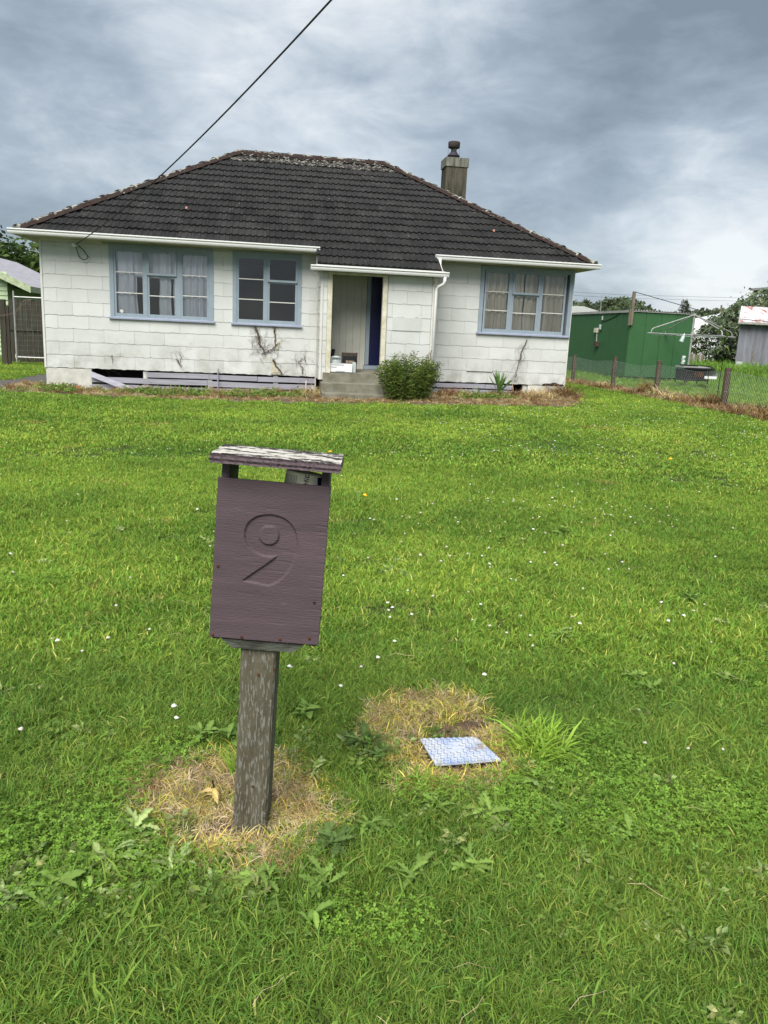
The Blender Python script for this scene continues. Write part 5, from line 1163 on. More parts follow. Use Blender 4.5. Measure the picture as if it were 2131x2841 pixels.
# ------------------------------------------------------------------ plants by the house
def bush(cx, cy, cz, r, h, n, label):
    t = thing('leafy_bush', label, 'bush', (cx, cy, cz)); rng = np.random.default_rng(77); stems = MB(); C = []; D_ = []
    for i in range(95):
        a = rng.uniform(0, 6.283); q = math.sqrt(rng.random()); x_, y_ = cx+.5*r[0]*q*math.cos(a), cy+.5*r[1]*q*math.sin(a); x2_, y2_ = cx+r[0]*q*math.cos(a)*1.03, cy+r[1]*q*math.sin(a)*1.0
        hh = h*(rng.uniform(.72, 1.08))*(1-.22*q**3); p = [Vector((x_, y_, cz)), Vector(((x_+x2_)/2, (y_+y2_)/2, cz+hh*.5)), Vector((x2_, y2_, cz+hh))]
        stems.tube(p, .006, 4, r2=.002)
        for k in range(n//95):
            u = rng.random()**.75; pt = p[0].lerp(p[1], u*2) if u < .5 else p[1].lerp(p[2], u*2-1); an = rng.uniform(0, 6.283); d = Vector((math.cos(an), math.sin(an), rng.uniform(-.1, 1.0)))
            C.append(pt+Vector((rng.normal(0, .035), rng.normal(0, .035), rng.normal(0, .02)))); D_.append(d)
    C = np.array([tuple(c) for c in C]); me = leafmesh('foliage', len(C), C, rng.uniform(.05, .095, len(C)), .26, MT['bush'], rng=rng, dirs=np.array([tuple(d) for d in D_]), droop=.25, tint=(.55, 1.35)); fo_ = obj('foliage', me, t); stems.build('stems', MT['vine'], t)
    s2 = MB()
    for i in range(3): s2.tube([(cx+.38+i*.03, cy, cz+h*.8), (cx+.40+i*.035, cy, cz+h*(1.02+.04*i))], .008, 5)
    s2.build('dry_flower_spikes', MT['browndead'] if False else MT['vine'], t)
bush(7.33, -1.72, -.42, (.68, .48), 1.02, 15000, 'dense green leafy bush right of the front steps')
def fan(name, label, cat, cx, cy, cz, n, ln, wd, mt, lean=(.1, 1.0), seed=0, droop=.1):
    t = thing(name, label, cat, (cx, cy, cz)); rng = np.random.default_rng(seed)
    for i in range(n):
        le = leaf_piece(ln*rng.uniform(.7, 1.1), wd, 0, mt, 'leaf', droop); o = bpy.data.objects.new('leaf', le); COL.objects.link(o); o.parent = t
        o.rotation_euler = (rng.normal(0, .15), -(math.pi/2-rng.uniform(*lean))+.2, i*2.4+rng.normal(0, .3)); o.location = (0, 0, .05)
    return t
y_ = fan('yucca_plant', 'small spiky yucca in a black pot against the base boards', 'potted plant', 9.60, -.62, -.25, 24, .52, .055, MT['yucca'], (.05, .9), 5, .05)
MB().lathe((9.60, -.55, -.33), [(.07, 0), (.10, .02), (.115, .12), (.115, .125), (.10, .12)], 16).build('pot', MT['black'], y_, smooth=True)
fan('withered_plant', 'withered brown strap leaved plant right of the yucca', 'plant', 9.98, -.45, -.30, 22, .34, .03, MT['browndead'], (.3, 1.3), 6, .3)

# ------------------------------------------------------------------ wire fence
fence = thing('wire_fence', 'low wire netting fence on brown wooden posts', 'fence', (14.15, 0, -.25))
FP = [(14.15, 6.56, .59, -.14), (14.15, 3.60, .64, -.25), (14.15, 1.06, .64, -.24), (14.15, -1.94, .61, -.28), (14.15, -4.9, .62, -.28)]
for i, (px, py, zt, zb_) in enumerate(FP):
    m = MB(); r_ = .06 if i != 3 else .068; m.lathe((px, py, 0), [(r_*1.02, -.5), (r_, zb_), (r_*.98, zt-.01), (r_*.85, zt)], 12); m.build('fence_post', MT['fpost'], fence, smooth=False)
m = MB(); y0f, y1f = -5.4, 7.6; zb0, zt0 = -.26, .50; Hh = zt0-zb0; stp = .085
def sag(y): return .03*math.sin(y*2.2)
n = int((y1f-y0f+Hh)/stp)
for i in range(n):
    for sgn in (1, -1):
        ys = y0f-Hh+i*stp if sgn == 1 else y0f+i*stp; a = (ys, zb0); b2 = (ys+sgn*Hh*.9, zt0) if sgn == 1 else (ys-Hh*.9, zt0)
        m.tube([(14.10, a[0], a[1]), (14.10, (a[0]+b2[0])/2, .12), (14.10, b2[0], b2[1]+sag(b2[0]))], .0011, 3)
for zz in (zt0, .12, zb0+.02): m.tube([(14.10, y0f+k*.5, zz+(sag(y0f+k*.5) if zz == zt0 else 0)) for k in range(27)], .003, 4)
wn_ = m.build('wire_netting', MT['wire'], fence); wn_['kind'] = 'stuff'
# dead strap-leaf clumps under the fence and at the house corner
def clump(x, y, n, h, label, mt='browndead', seed=0, lean=.6, rad=.18, w=.012):
    me = blades('dead_clump', n, rad, h, w, MT[mt], lean=lean, seed=seed, cols=strawcol, bend=1.0, hv=.35); o = obj('dead_grass_clump', me, loc=(x, y, g(x, y))); o['label'] = label; o['category'] = 'dead grass'
clump(11.15, -.35, 420, .34, 'tall brown dead growth heaped at the right corner of the house', seed=411, rad=.30, w=.010); clump(10.55, -.7, 420, .26, 'golden dead grass mound below the broken shingle edge', mt='straw', seed=412, rad=.35, w=.008); clump(8.6, -.5, 300, .22, 'brown dead grass between the bush and the yucca', seed=413, rad=.4, w=.008); clump(5.5, -1.0, 260, .30, 'orange dead grass heap at the left side of the steps', mt='straw', seed=414, rad=.22, w=.008)
clump(14.05, 1.35, 420, .42, 'brown dead clump wrapped round the third fence post', seed=401, rad=.22); clump(14.05, -1.75, 260, .40, 'dead brown tendrils at the nearest fence post', seed=402, rad=.13); clump(13.95, -.3, 300, .33, 'pale dead strap leaves between the two nearest fence posts', mt='straw', seed=403, rad=.30, w=.02, lean=.9); clump(13.95, -1.1, 260, .3, 'rusty brown dead clump left of the nearest fence post', seed=404, rad=.25); clump(13.95, .5, 260, .34, 'dead straw clump right of the third fence post', mt='straw', seed=405, rad=.25); clump(14.0, -3.4, 420, .30, 'low brown dead growth at the right edge under the fence', seed=406, rad=.5); clump(13.9, -4.3, 420, .30, 'dark brown dead growth outermost along the fence', seed=407, rad=.5); clump(14.05, 3.7, 160, .3, 'thin dead grass at the second fence post', mt='straw', seed=408, rad=.2)

# ------------------------------------------------------------------ green shed
SX, SY = 17.3, 9.6
shed = thing('green_shed', 'green flat sided garden shed with a galvanised roof edge', 'shed', (18.4, 12, -.25))
m = MB(); m.box(SX+.01, 19.60, SY+.01, 17.0, -.28, 2.10); m.build('core_wall', MT['groove'], shed)
for i in range(4):
    a = SX+.0+i*.58; b2 = min(a+.57, 19.62)
    MB().box(a+.002, b2, SY-.012, SY+.008, -.13, 2.14).build('wall_panel', MT['greenshed'], shed)
for i in range(13):
    a = SY-.0+i*.57; MB().box(SX-.012, SX+.008, a+.004, a+.557, -.15, 2.11-.003*i).build('wall_panel', MT['greenshed'], shed)
MB().box(19.60, 19.66, SY-.02, SY+.05, -.15, 2.14).build('corner_strip', MT['greenshed'], shed)
m = MB(); m.box(SX, 19.6, SY+.03, SY+.05, -.3, -.13); m.build('base_gap', MT['black'], shed)
m = MB(); n = 46; V = []
for i in range(n+1):
    x_ = SX-.05+2.42*i/n; z_ = 2.175+.013*math.cos(i*math.pi*.62*1.6); V += [(x_, SY-.10, z_), (x_, 17.1, z_-.02)]
m.add(V, [(i*2, i*2+2, i*2+3, i*2+1) for i in range(n)]); ro_ = m.build('roof', MT['corr'], shed)
MB().box(SX-.06, SX-.03, SY-.08, 17.1, 2.09, 2.17).build('fascia', MT['fascia'], ro_)
m = MB(); m.box(SX-.03, 19.66, SY-.06, SY-.03, 2.125, 2.155); m.build('front_fascia', MT['white'], ro_)
t = thing('timber_bracket', 'upright timber bracket on the shed corner carrying a power wire', 'timber post', (17.28, 9.5, 1.65))
MB().box(17.24, 17.33, 9.47, 9.56, 1.66, 2.80).build('post', MT['wood'], t); MB().box(17.19, 17.235, 9.5, 9.58, 1.64, 2.2).build('backing_board', MT['wood'], t)
MB().tube([(17.33, 9.5, 2.78), (19.2, 9.5, 2.40), (21.5, 10.5, 2.12), (30, 14, 2.0)], .012, 5).build('wire', MT['cable'], t)
t = thing('shed_power_cable', 'black cable draped from the timber bracket down the shed wall to a socket box', 'cable', (17.28, 12, 1.6))
MB().tube([(17.27, 9.55, 2.50), (17.275, 10.12, 2.18), (17.275, 10.81, 1.97), (17.275, 11.6, 1.82), (17.275, 11.98, 1.80), (17.27, 12.05, 1.62)], .011, 5).build('cable_run', MT['cable'], t)
MB().tube([(17.27, 12.02, 1.66), (17.26, 11.9, 1.45), (17.26, 12.02, 1.40), (17.26, 12.12, 1.50)], .009, 5).build('cable_loop', MT['cable'], t)
MB().box(17.22, 17.28, 12.0, 12.10, 1.50, 1.68).build('plug', MT['greymetal'], t)
t = thing('socket_box', 'beige socket box on a conduit low on the green shed wall', 'socket box', (17.27, 12.35, 1.4))
MB().box(17.20, 17.285, 12.25, 12.50, 1.38, 1.55).build('box', MT['cream'], t); MB().tube([(17.25, 12.3, 1.38), (17.25, 12.24, 1.0)], .022, 6).build('conduit', MT['fascia'], t); MB().box(17.16, 17.285, 12.05, 12.3, .86, 1.04).build('open_cover', MT['brownbox'], t)
o = MB().box(17.27, 17.285, 11.95, 12.03, 1.86, 2.0).build('wall_plate', MT['porcelain']); o['label'] = 'small white plate high on the green shed wall'; o['category'] = 'plate'

# ------------------------------------------------------------------ rotary clothesline
cl_ = thing('rotary_clothesline', 'galvanised rotary clothesline in front of the green shed', 'clothesline', (18.78, 8, -.25))
MB().tube([(18.80, 8, -.3), (18.80, 8, 2.06)], .036, 10).build('pole', MT['steel'], cl_); MB().tube([(18.80, 8, 1.30), (18.80, 8, 1.46)], .055, 10).build('collar', MT['steel'], cl_); MB().tube([(18.8, 8, 2.02), (18.8, 8, 2.10)], .06, 10).build('head', MT['steel'], cl_)
ends = []
for k in range(4):
    an = .10+k*math.pi/2; L_ = 1.70; ex, ey = 18.8+L_*math.cos(an), 8+L_*math.sin(an); ends.append((ex, ey, 1.39)); ix, iy = 18.8+1.55*math.cos(an), 8+1.55*math.sin(an)
    MB().tube([(18.8, 8, 1.39), (ex, ey, 1.39)], .021, 6).build('arm', MT['steel'], cl_)
    MB().tube([(18.8, 8, 2.06), (18.8+1.48*math.cos(an), 8+1.48*math.sin(an), 1.56), (ix, iy, 1.50), (ix+.02*math.cos(an), iy+.02*math.sin(an), 1.40)], .019, 6).build('brace', MT['steel'], cl_)
m = MB()
for f in (1, .8, .6, .4):
    P = [(18.8+(e_[0]-18.8)*f, 8+(e_[1]-8)*f, 1.395) for e_ in ends]
    for i in range(4): a, b2 = Vector(P[i]), Vector(P[(i+1) % 4]); mid_ = (a+b2)/2-Vector((0, 0, .05)); m.tube([a, mid_, b2], .003, 3)
m.build('line_wires', MT['wire'], cl_)
o = MB().lathe((0, 0, 0), [(.02, .0), (.025, -.03), (.05, -.08), (.075, -.28), (.07, -.30), (.01, -.30)], 12, Matrix.Translation((18.50, 7.96, 1.43)) @ Matrix.Rotation(.30, 4, 'Y')).build('hanging_bottle', MT['bottle'], smooth=True); o['label'] = 'milky plastic bottle hanging from the clothesline arm'; o['category'] = 'bottle'
# ------------------------------------------------------------------ dumped items beyond the fence
t = thing('dumped_trailer', 'dark framed trailer piled with junk and a white curved panel', 'trailer', (17.9, 5.6, -.25))
m = MB()
for x_ in (17.35, 17.75, 18.1): m.box(x_, x_+.03, 5.5, 5.53, -.1, .36); m.box(x_, x_+.03, 6.1, 6.13, -.1, .36)
m.box(17.3, 18.15, 5.48, 5.5, .33, .38); m.box(17.3, 18.15, 5.48, 6.15, -.02, .02); m.build('frame', MT['black'], t)
m = MB(); m.box(17.3, 18.2, 5.55, 6.1, .37, .42); m.build('deck', MT['fascia'], t); MB().box(17.36, 18.12, 5.62, 6.08, -.02, .33).build('dark_load', MT['black'], t)
m = MB(); n = 10; V = []
for i in range(n+1):
    a = math.pi/2*i/n; V += [(18.05+.38*math.sin(a), 5.5, .12+.34*math.cos(a)), (18.05+.38*math.sin(a), 6.2, .12+.34*math.cos(a))]
m.add(V, [(i*2, i*2+2, i*2+3, i*2+1) for i in range(n)]); m.build('curved_panel', MT['white2'], t); MB().box(18.0, 18.40, 5.5, 5.52, .06, .14).build('bumper', MT['white2'], t); MB().box(17.7, 17.98, 5.55, 5.9, .1, .25).build('rusty_lump', MT['rust'], t); MB().box(17.35, 17.8, 5.6, 5.9, .42, .46).build('dark_tray', MT['black'], t)
t = thing('pile_of_tins', 'stack of pale tins leaning at the foot of the clothesline pole', 'tins', (17.55, 6.6, .5))
for i in range(4): MB().lathe((17.40+.02*(i % 2), 5.85, .47+i*.065), [(.05, 0), (.055, .05), (.04, .055)], 10).build('tin', MT['white2'] if i % 2 else MT['greymetal'], t)
# tall sapling-like weed with big leaves behind the fence
t = thing('castor_weed', 'tall thin weed with a few large round leaves behind the nearest fence post', 'weed', (16.95, 3.0, -.25)); MB().tube([(16.98, 3, -.25), (17.0, 3, .6), (16.95, 3, 1.65)], .012, 5, r2=.006).build('stem', MT['bush'], t)
for (dx, dz, s_, an) in ((-.10, 1.60, .22, 2.6), (.08, 1.50, .2, .4), (.16, 1.1, .24, -.2), (-.12, 1.0, .15, 3.3), (.05, 1.3, .18, 1.2)):
    o = bpy.data.objects.new('leaf', leaf_piece(s_, s_*.85, 0, MT['bush'], 'leaf', .5)); COL.objects.link(o); o.parent = t; o.location = (dx*.3, 0, dz+.2); o.rotation_euler = (.4, .5, an)

# ------------------------------------------------------------------ trees
def tree(name, label, x, y, z0, h, blobs, n, leaf, mt, trunk=.15, wid=.45, seed=0, droop=.1, cat='tree', tint=(.5, 1.4), group=None):
    t = thing(name, label, cat, (x, y, z0), group); rng = np.random.default_rng(seed); C = []; w = np.array([b[3]**2 for b in blobs]); w = w/w.sum()
    for b, q in zip(blobs, w):
        k = int(n*q); subs = max(3, k//55); sc_ = rng.normal(size=(subs, 3)); sc_ /= np.linalg.norm(sc_, axis=1)[:, None]; sc_ *= rng.uniform(.45, .95, (subs, 1)); idx_ = rng.integers(0, subs, k)
        c = sc_[idx_]+rng.normal(size=(k, 3))*.21; c *= np.array([b[3], b[3], b[4]]); C.append(c+np.array(b[:3]))
    C = np.concatenate(C); me = leafmesh('crown', len(C), C, rng.uniform(.7, 1.3, len(C))*leaf, wid, mt, rng=rng, droop=droop, tint=tint); obj('crown', me, t)
    m = MB(); m.tube([(x, y, z0-.2), (x+.05*h*rng.normal(0, .3), y, z0+h*.35), (blobs[0][0], blobs[0][1], blobs[0][2])], trunk, 8, r2=trunk*.3)
    for b in blobs[1:]: m.tube([(x, y, z0+h*.2), ((x+b[0])/2, (y+b[1])/2, (z0+h*.3+b[2])/2), tuple(b[:3])], trunk*.5, 6, r2=trunk*.12)
    m.build('trunk', MT['vine'], t, smooth=True)
tree('evergreen_tree', 'dark green bushy tree behind the neighbouring house on the left', -13, 38, -.4, 6, [(-11.6, 38, 3.5, 2.4, 2.0), (-9.6, 38.5, 3.0, 2.1, 1.7), (-14.8, 38, 3.2, 2.2, 1.9), (-10.0, 39, 2.6, 1.8, 1.6), (-17.5, 38, 3, 2.5, 2.2), (-7.5, 40, 2.2, 2, 1.6)], 26000, .42, MT['tree'], .2, seed=1, tint=(.4, 1.7))
tree('broadleaf_tree', 'grey green large leaved tree behind the corrugated shed', 32.0, 25.6, -.3, 4, [(32.91, 26.04, 2.72, 1.59, 1.35), (30.84, 25.46, 2.26, 1.16, 0.93), (31.76, 25.58, 3.07, 1.06, 0.72), (30.84, 25.23, 0.77, 0.85, 0.62), (34.41, 26.61, 3.3, 1.59, 1.14)], 9000, .29, MT['loquat'], .14, wid=.42, seed=2, droop=.45, tint=(.4, 1.9))
tree('conifer_tree', 'dark pointed conifer beyond the green shed', 46.9, 60, -.4, 6, [(46.9, 60, 3.6, .9, 1.5), (46.7, 60, 4.6, .55, 1.1), (47.0, 60, 5.3, .25, .5), (46.2, 60, 3.7, .5, .7)], 3200, .16, MT['conifer'], .15, seed=3, droop=.3, tint=(.5, 1.3))
# hedge below the caravan
t = thing('hedge', 'dark overgrown hedge in front of the caravan', 'hedge', (32, 27, -.3)); rng = np.random.default_rng(8); n = 9000; C = np.stack([rng.uniform(27, 38, n), rng.normal(26.5, .5, n), rng.uniform(-.3, 1.85, n)+.15*np.sin(rng.uniform(0, 9, n))], 1)
obj('foliage', leafmesh('foliage', n, C, rng.uniform(.12, .24, n), .5, MT['hedge'], rng=rng, tint=(.4, 1.5)), t)
m = MB(); 
for i in range(14): m.tube([(27+i*.8, 26.6, -.3), (27.1+i*.8, 26.5, 1.4)], .03, 5)
m.build('stems', MT['vine'], t)
t = thing('paling_fence', 'short run of grey wooden palings under the hedge', 'fence', (26.8, 23.4, -.3))
for i in range(26): MB().box(24.9+i*.13, 25.02+i*.13, 23.4, 23.42, -.3, .62+.03*math.sin(i*1.9)).build('paling', MT['wood'] if i % 3 else MT['fascia'], t)
# caravan
cv = thing('caravan', 'white caravan with dark windows showing above the hedge', 'caravan', (34, 33, -.3))
m = MB(); P = [(30.6, .2), (37.8, .2), (38.2, .8), (38.2, 2.6), (37.6, 3.0), (34.0, 3.5), (31.6, 2.95), (30.9, 2.7), (30.5, 2.2)]; P = [(a+1.8, b2) for a, b2 in P]
V = [(a, 32.0, b2-.1) for a, b2 in P]+[(a, 34.4, b2-.1) for a, b2 in P]; n = len(P); m.add(V, [tuple(range(n)), tuple(range(2*n-1, n-1, -1))]+[(i, i+n, (i+1) % n+n, (i+1) % n) for i in range(n)]); m.build('body', MT['van'], cv)
def vwin(x0, x1, z0, z1):
    m = MB(); r_ = .12; P = []
    for (cx_, cz_, a0) in ((x1-r_, z1-r_, 0), (x0+r_, z1-r_, 90), (x0+r_, z0+r_, 180), (x1-r_, z0+r_, 270)):
        for q in range(4): a = math.radians(a0+q*30); P.append((cx_+r_*math.cos(a), cz_+r_*math.sin(a)))
    m.add([(a, 31.985, b2) for a, b2 in P], [tuple(range(len(P)))[::-1]]); w = m.build('window', MT['black'], cv)
    m = MB(); m.tube([(a, 31.98, b2) for a, b2 in P]+[(P[0][0], 31.98, P[0][1])], .02, 4); m.build('window_frame', MT['fascia'], w)
vwin(32.75, 33.6, 2.0, 2.42); vwin(34.7, 35.6, 1.95, 2.35)
MB().box(33.9, 34.9, 31.96, 31.985, 2.66, 2.72).build('trim_stripe', MT['fascia'], cv)
m = MB(); 
for x_ in (34.5, 35.3): m.lathe((0, 0, 0), [(.3, 0), (.3, .2)], 14, Matrix.Translation((x_, 32.1, .0)) @ Matrix.Rotation(math.pi/2, 4, 'X'))
m.build('wheel', MT['black'], cv)

# ------------------------------------------------------------------ corrugated shed on the right
cs = thing('corrugated_shed', 'old corrugated iron shed with a rust streaked roof', 'shed', (31, 22, -.4))
def corr(name, P0, P1, z0, z1, m_, par, per=.076, amp=.012, nrm=(0, -1, 0), **kw):
    P0, P1 = Vector(P0), Vector(P1); L_ = (P1-P0).length; n = int(L_/per*4); V = []
    for i in range(n+1):
        u = i/n; q = P0.lerp(P1, u)+Vector(nrm)*amp*math.sin(2*math.pi*u*L_/per); V += [(q.x, q.y, z0), (q.x, q.y, z1)]
    mm = MB(); mm.add(V, [(i*2, i*2+2, i*2+3, i*2+1) for i in range(n)]); return mm.build(name, m_, par, **kw)
YS = 20.5; X0 = 28.35
MB().box(X0+.3, X0+5.5, YS+.04, YS+.3, -.5, 2.2).build('inner_wall', MT['dark'], cs)
xx = X0
for i, (wd, z0_, mt_) in enumerate(((.42, .0, 'corrgrey'), (.42, .0, 'corrgrey'), (.62, -.45, 'corrgrey'), (.76, -.45, 'corrgrey'), (.76, -.45, 'corrgrey'), (.76, -.45, 'corrgrey'), (.9, -.45, 'corrgrey'))):
    corr('iron_sheet', (xx, YS-.012*(i % 2), 0), (xx+wd, YS-.012*(i % 2), 0), z0_ if i > 1 else .35, 2.2, MT[mt_], cs); xx += wd-.02
corr('iron_sheet', (X0, YS-.03, 0), (X0+.42, YS-.03, 0), -.45, .38, MT['corr'], cs, label='pale replacement sheet at the foot of the wall'); corr('iron_sheet', (X0+.41, YS-.045, 0), (X0+.80, YS-.045, 0), -.45, .38, MT['corrgrey'], cs)
corr('iron_sheet', (X0, YS, 0), (X0+2.2, YS+3, 0), -.45, 2.15, MT['corrgrey'], cs, nrm=(-.8, .6, 0))
m = MB(); n = 90; V = []
for i in range(n+1):
    x_ = X0-.35+6*i/n; z_ = .015*math.sin(i*2.6); V += [(x_, YS-.35, 2.33+z_), (x_+1.7, YS+2.3, 3.25+z_)]
m.add(V, [(i*2, i*2+2, i*2+3, i*2+1) for i in range(n)])
# hip on the left end
rf_ = m.build('roof', MT['rustroof'], cs); MB().box(X0-.38, X0+5.6, YS-.40, YS-.33, 2.24, 2.34).build('gutter', MT['fascia'], rf_)
MB().box(X0-.3, X0+5.5, YS-.30, YS, 2.2, 2.22).build('eave_board', MT['wood'], rf_)
# small projecting roof corner high at the right edge
t = thing('distant_eave', 'corner of a further roof poking in above the tree at the right edge', 'roof', (33, 18, 3.5)); MB().box(38.4, 43, 30.0, 36, 5.05, 5.20).build('gutter', MT['fascia'], t); MB().box(38.7, 43, 30.3, 36, 4.85, 5.05).build('fascia', MT['wood'], t); MB().box(39.9, 43, 31, 36, -.4, 4.85).build('wall', MT['fascia'], t)
# ------------------------------------------------------------------ hills, roofs and wires in the distance
def hills():
    m = MB(); xs = list(range(20, 420, 6)); V = []
    def hz(x, k):
        a_ = 1/(1+math.exp(-(x-96)/3)); a = a_*(12.0+3.6*math.exp(-((x-127)/9)**2)+2.0*math.exp(-((x-107)/6)**2)-1.2*math.exp(-((x-117)/3.5)**2)+1.5*math.exp(-((x-175)/22)**2)-1.5*math.exp(-((x-145)/8)**2)+2.5*math.exp(-((x-300)/60)**2)); return a*k
    for (yy, k) in ((210, -.0), (235, .75), (250, 1.0), (300, .8), (380, 0)):
        for x_ in xs: V.append((x_, yy, -.5+hz(x_, k)*(1+.1*math.sin(x_*.9)*k)))
    n = len(xs); m.add(V, [(j*n+i, j*n+i+1, (j+1)*n+i+1, (j+1)*n+i) for j in range(4) for i in range(n-1)]); m.build('hills', MT['hill'], smooth=True, kind='structure')
    rng = np.random.default_rng(12); n = 26000; x_ = rng.uniform(60, 330, n); yy = rng.uniform(228, 262, n); k = np.interp(yy, [210, 235, 250, 300], [0, .75, 1, .8])
    z_ = np.array([hz(a, 1) for a in x_])*k+rng.uniform(-1.0, 1.2, n)*(1+.6*np.sin(x_*.7)*np.sin(x_*.23))-.3; C = np.stack([x_, yy, z_], 1)
    o = obj('hillside_wood', leafmesh('hillside_wood', n, C, rng.uniform(.7, 1.7, n), .8, MT['farleaf'], rng=rng, tint=(.5, 1.7))); o['kind'] = 'stuff'; o['label'] = 'dark wooded hills on the horizon'
    n = 5000; x_ = rng.uniform(-120, 40, n); yy = rng.uniform(150, 170, n); C = np.stack([x_, yy, rng.uniform(-.5, 4, n)*(1+.4*np.sin(x_*.3))], 1)
    o = obj('distant_treeline', leafmesh('distant_treeline', n, C, rng.uniform(.8, 1.8, n), .8, MT['farleaf'], rng=rng, tint=(.5, 1.6))); o['kind'] = 'stuff'; o['label'] = 'distant line of trees behind the houses'
hills()
tree('tall_far_tree', 'dark round headed tree on the skyline next to the house corner', 112, 248, 2, 14, [(108, 248, 9.5, 5, 4.0), (112, 247, 14.2, 2.3, 1.9), (104, 248, 9, 5, 4), (115, 248, 10.5, 2, 2.4)], 3000, .9, MT['farleaf'], .35, seed=21, tint=(.4, 1.2))
tree('small_far_tree', 'thin spiky tree standing on the far hill', 121, 246, 8, 8, [(121.2, 246, 15.0, .7, 2.0), (120.5, 246, 13.5, 1.5, 1.5)], 400, .8, MT['farleaf'], .2, seed=22, tint=(.4, 1.1))
for i, (x_, z_, r_) in enumerate(((36.4, 3.4, 1.3), (38.0, 3.3, 1.1), (40.4, 3.6, 1.4), (42.6, 3.5, 1.0))):
    tree('yellow_green_shrub', ['yellow green shrub over the shed roof, nearest the house corner', 'yellow green shrub behind the tv aerial', 'yellow green shrub left of the timber bracket', 'yellow green shrub right of the timber bracket'][i], x_, 62, -.4, 4, [(x_, 62, z_, r_, .75)], 700, .22, MT['hedge'], .08, seed=30+i, tint=(.9, 2.2), cat='shrub')  # hedge leaf colour with a brighter tint range
t = thing('far_house', 'grey hip roofed house just visible behind the green shed', 'house', (35, 55, -.4)); m = MB(); m.add([(30.5, 52, 3.3), (36.0, 52, 3.3), (36, 58, 3.3), (30.5, 58, 3.3), (33, 55, 4.22), (34, 55, 4.22)], [(0, 1, 5, 4), (1, 2, 5), (2, 3, 4, 5), (3, 0, 4)]); m.build('roof', MT['fascia'], t); MB().box(31, 35.6, 52.4, 57.6, -.4, 3.3).build('wall', MT['van'], t)
t = thing('tv_aerial', 'thin tv aerial mast rising over the green shed roof', 'aerial', (37.7, 60, 4)); MB().tube([(37.82, 60, 2.5), (37.75, 60, 5.6)], .035, 5).build('mast', MT['terra'], t)
m = MB()
for zz, l0, l1 in ((5.55, -.1, .9), (5.3, 0, 1.2), (5.05, -.3, .7)): m.tube([(37.75+l0, 60, zz+.06), (37.75+l1, 60, zz-.06)], .022, 4); m.tube([(37.75+l1-.2, 59.6, zz), (37.75+l1-.2, 60.4, zz)], .015, 4)
m.build('elements', MT['terra'], t)
t = thing('power_pole', 'distant power pole with crossarm above the shed roof', 'power pole', (89, 120, 0)); MB().tube([(86.5, 120, -.4), (86.5, 120, 8.6)], .16, 6).build('pole', MT['wood'], t); MB().box(85, 88, 119.9, 120.1, 7.7, 7.95).build('crossarm', MT['wood'], t)
t = thing('power_lines', 'faint power lines crossing the sky behind the shed', 'power line', (38, 50, 5)); 
for dz in (0, .28): MB().tube([(20, 50, 4.9+dz), (35, 50, 4.85+dz), (50, 50, 5.25+dz), (70, 50, 5.9+dz)], .012, 4).build('line', MT['cable'], t)

# ------------------------------------------------------------------ left neighbour
nb = thing('neighbour_house', 'pale green weatherboard house with a worn pale roof at the left edge', 'house', (-7, 14, -.45))
NX, NY = -4.15, 12.0
MB().box(-11, NX-.03, NY+.03, 20, -.6, 2.05).build('wall', MT['mint'], nb)
z_ = -.35; 
while z_ < 2.4:
    m = MB(); m.add([(-9, NY-.012, z_), (NX, NY-.012, z_), (NX, NY+.02, z_+.16), (-9, NY+.02, z_+.16), (-9, NY+.03, z_), (NX, NY+.03, z_)], [(0, 1, 2, 3), (0, 4, 5, 1), (1, 5, 2)]); m.build('weatherboard', MT['mint'], nb); z_ += .155
m = MB(); m.add([(-3.35, NY-.35, 2.0), (-3.35, 21, 2.0), (-6.3, 21, 3.3), (-6.3, NY-.35, 3.3), (-9.3, NY-.35, 2.0), (-9.3, 21, 2.0)], [(0, 1, 2, 3), (3, 2, 5, 4)]); nr = m.build('roof', MT['lavroof'], nb)
m = MB(); m.add([(-3.30, NY-.38, 1.78), (-3.30, NY-.38, 2.01), (-6.3, NY-.38, 3.33), (-6.3, NY-.38, 3.10), (-3.30, NY-.33, 1.78), (-3.30, NY-.33, 2.01), (-6.3, NY-.33, 3.33), (-6.3, NY-.33, 3.10)], [(0, 1, 2, 3), (7, 6, 5, 4), (0, 4, 5, 1), (1, 5, 6, 2), (0, 3, 7, 4)]); m.build('barge_board', MT['mintb'], nr)
MB().box(-3.36, -3.31, NY-.32, 21, 1.80, 1.99).build('fascia', MT['mintb'], nr); m = MB(); m.add([(-9.2, NY, 2.0), (-4.1, NY, 2.0), (-6.3, NY, 3.2)], [(0, 1, 2)]); m.build('gable', MT['mint'], nb)
MB().box(-4.05, -3.40, NY-.2, 21, 1.93, 1.95).build('eave_lining', MT['dark'], nr)
pf = thing('dark_paling_fence', 'blackened paling fence behind the wire gate', 'fence', (-2, 10, -.45))
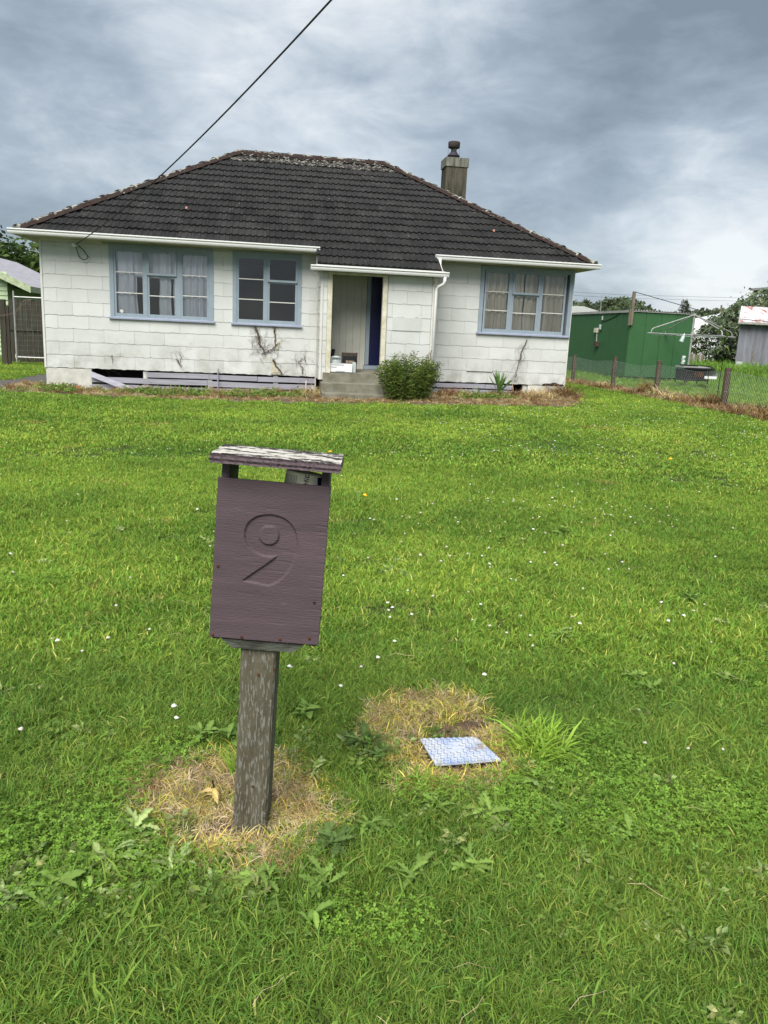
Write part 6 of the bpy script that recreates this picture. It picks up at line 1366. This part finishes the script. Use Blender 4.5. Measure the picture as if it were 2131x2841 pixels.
for i in range(26): MB().box(-3.45+i*.14, -3.33+i*.14, 9.6+.01*(i % 2), 9.63+.01*(i % 2), -.45, 1.50+.03*math.sin(i*2.3)).build('paling', MT['darkfence'], pf)
MB().box(-3.45, .2, 9.57, 9.60, .55, .65).build('rail', MT['darkfence'], pf)
o = MB().box(-3.24, -3.08, 7.95, 8.10, -.6, 1.46).box(-3.07, -2.99, 7.97, 8.05, -.6, 1.28).build('gate_post', MT['darkfence']); o['label'] = 'thick dark timber gate post left of the wire gate'; o['category'] = 'post'
gt_ = thing('wire_gate', 'pipe framed wire mesh gate beside the house', 'gate', (-1.6, 8, -.4))
m = MB(); m.tube([(-2.83, 8, -.36), (-2.83, 8, 1.72)], .024, 8); m.tube([(-2.83, 8, 1.55), (-.3, 8, 1.55)], .021, 8); m.tube([(-2.80, 8, -.20), (-.3, 8, -.20)], .021, 8); m.tube([(-2.05, 8.03, 1.62), (-1.75, 8.03, -.3)], .016, 6); m.tube([(-.3, 8, -.3), (-.3, 8, 1.6)], .021, 8); m.build('pipe_frame', MT['steel'], gt_)
m = MB()
for i in range(17): m.tube([(-2.8+i*.15, 8, -.2), (-2.8+i*.15, 8, 1.55)], .0022, 3)
for i in range(12): m.tube([(-2.8, 8, -.15+i*.15), (-.3, 8, -.15+i*.15)], .0022, 3)
mm = m.build('mesh', MT['wire'], gt_)
o = MB().tube([(-3.3, 7.9, .98), (-3.0, 7.85, 1.02), (-2.75, 7.85, 1.1), (-2.5, 7.85, 1.45), (-2.3, 7.9, 1.5), (-2.6, 7.9, 1.28)], .008, 4).build('dry_vine_stem', MT['wood']); o['label'] = 'dry twisting twig hooked over the gate post'; o['category'] = 'twig'
t = thing('dumped_bags', 'blue and white bags dumped behind the gate post', 'bags', (-3.6, 10, -.4)); MB().lathe((-3.85, 10.5, -.42), [(.05, 0), (.16, .04), (.15, .16), (.05, .22)], 10).build('blue_bag', MT['navy'], t, smooth=True); MB().lathe((-3.55, 10.6, -.42), [(.05, 0), (.13, .04), (.12, .13), (.03, .2)], 10).build('white_bag', MT['porcelain'], t, smooth=True)
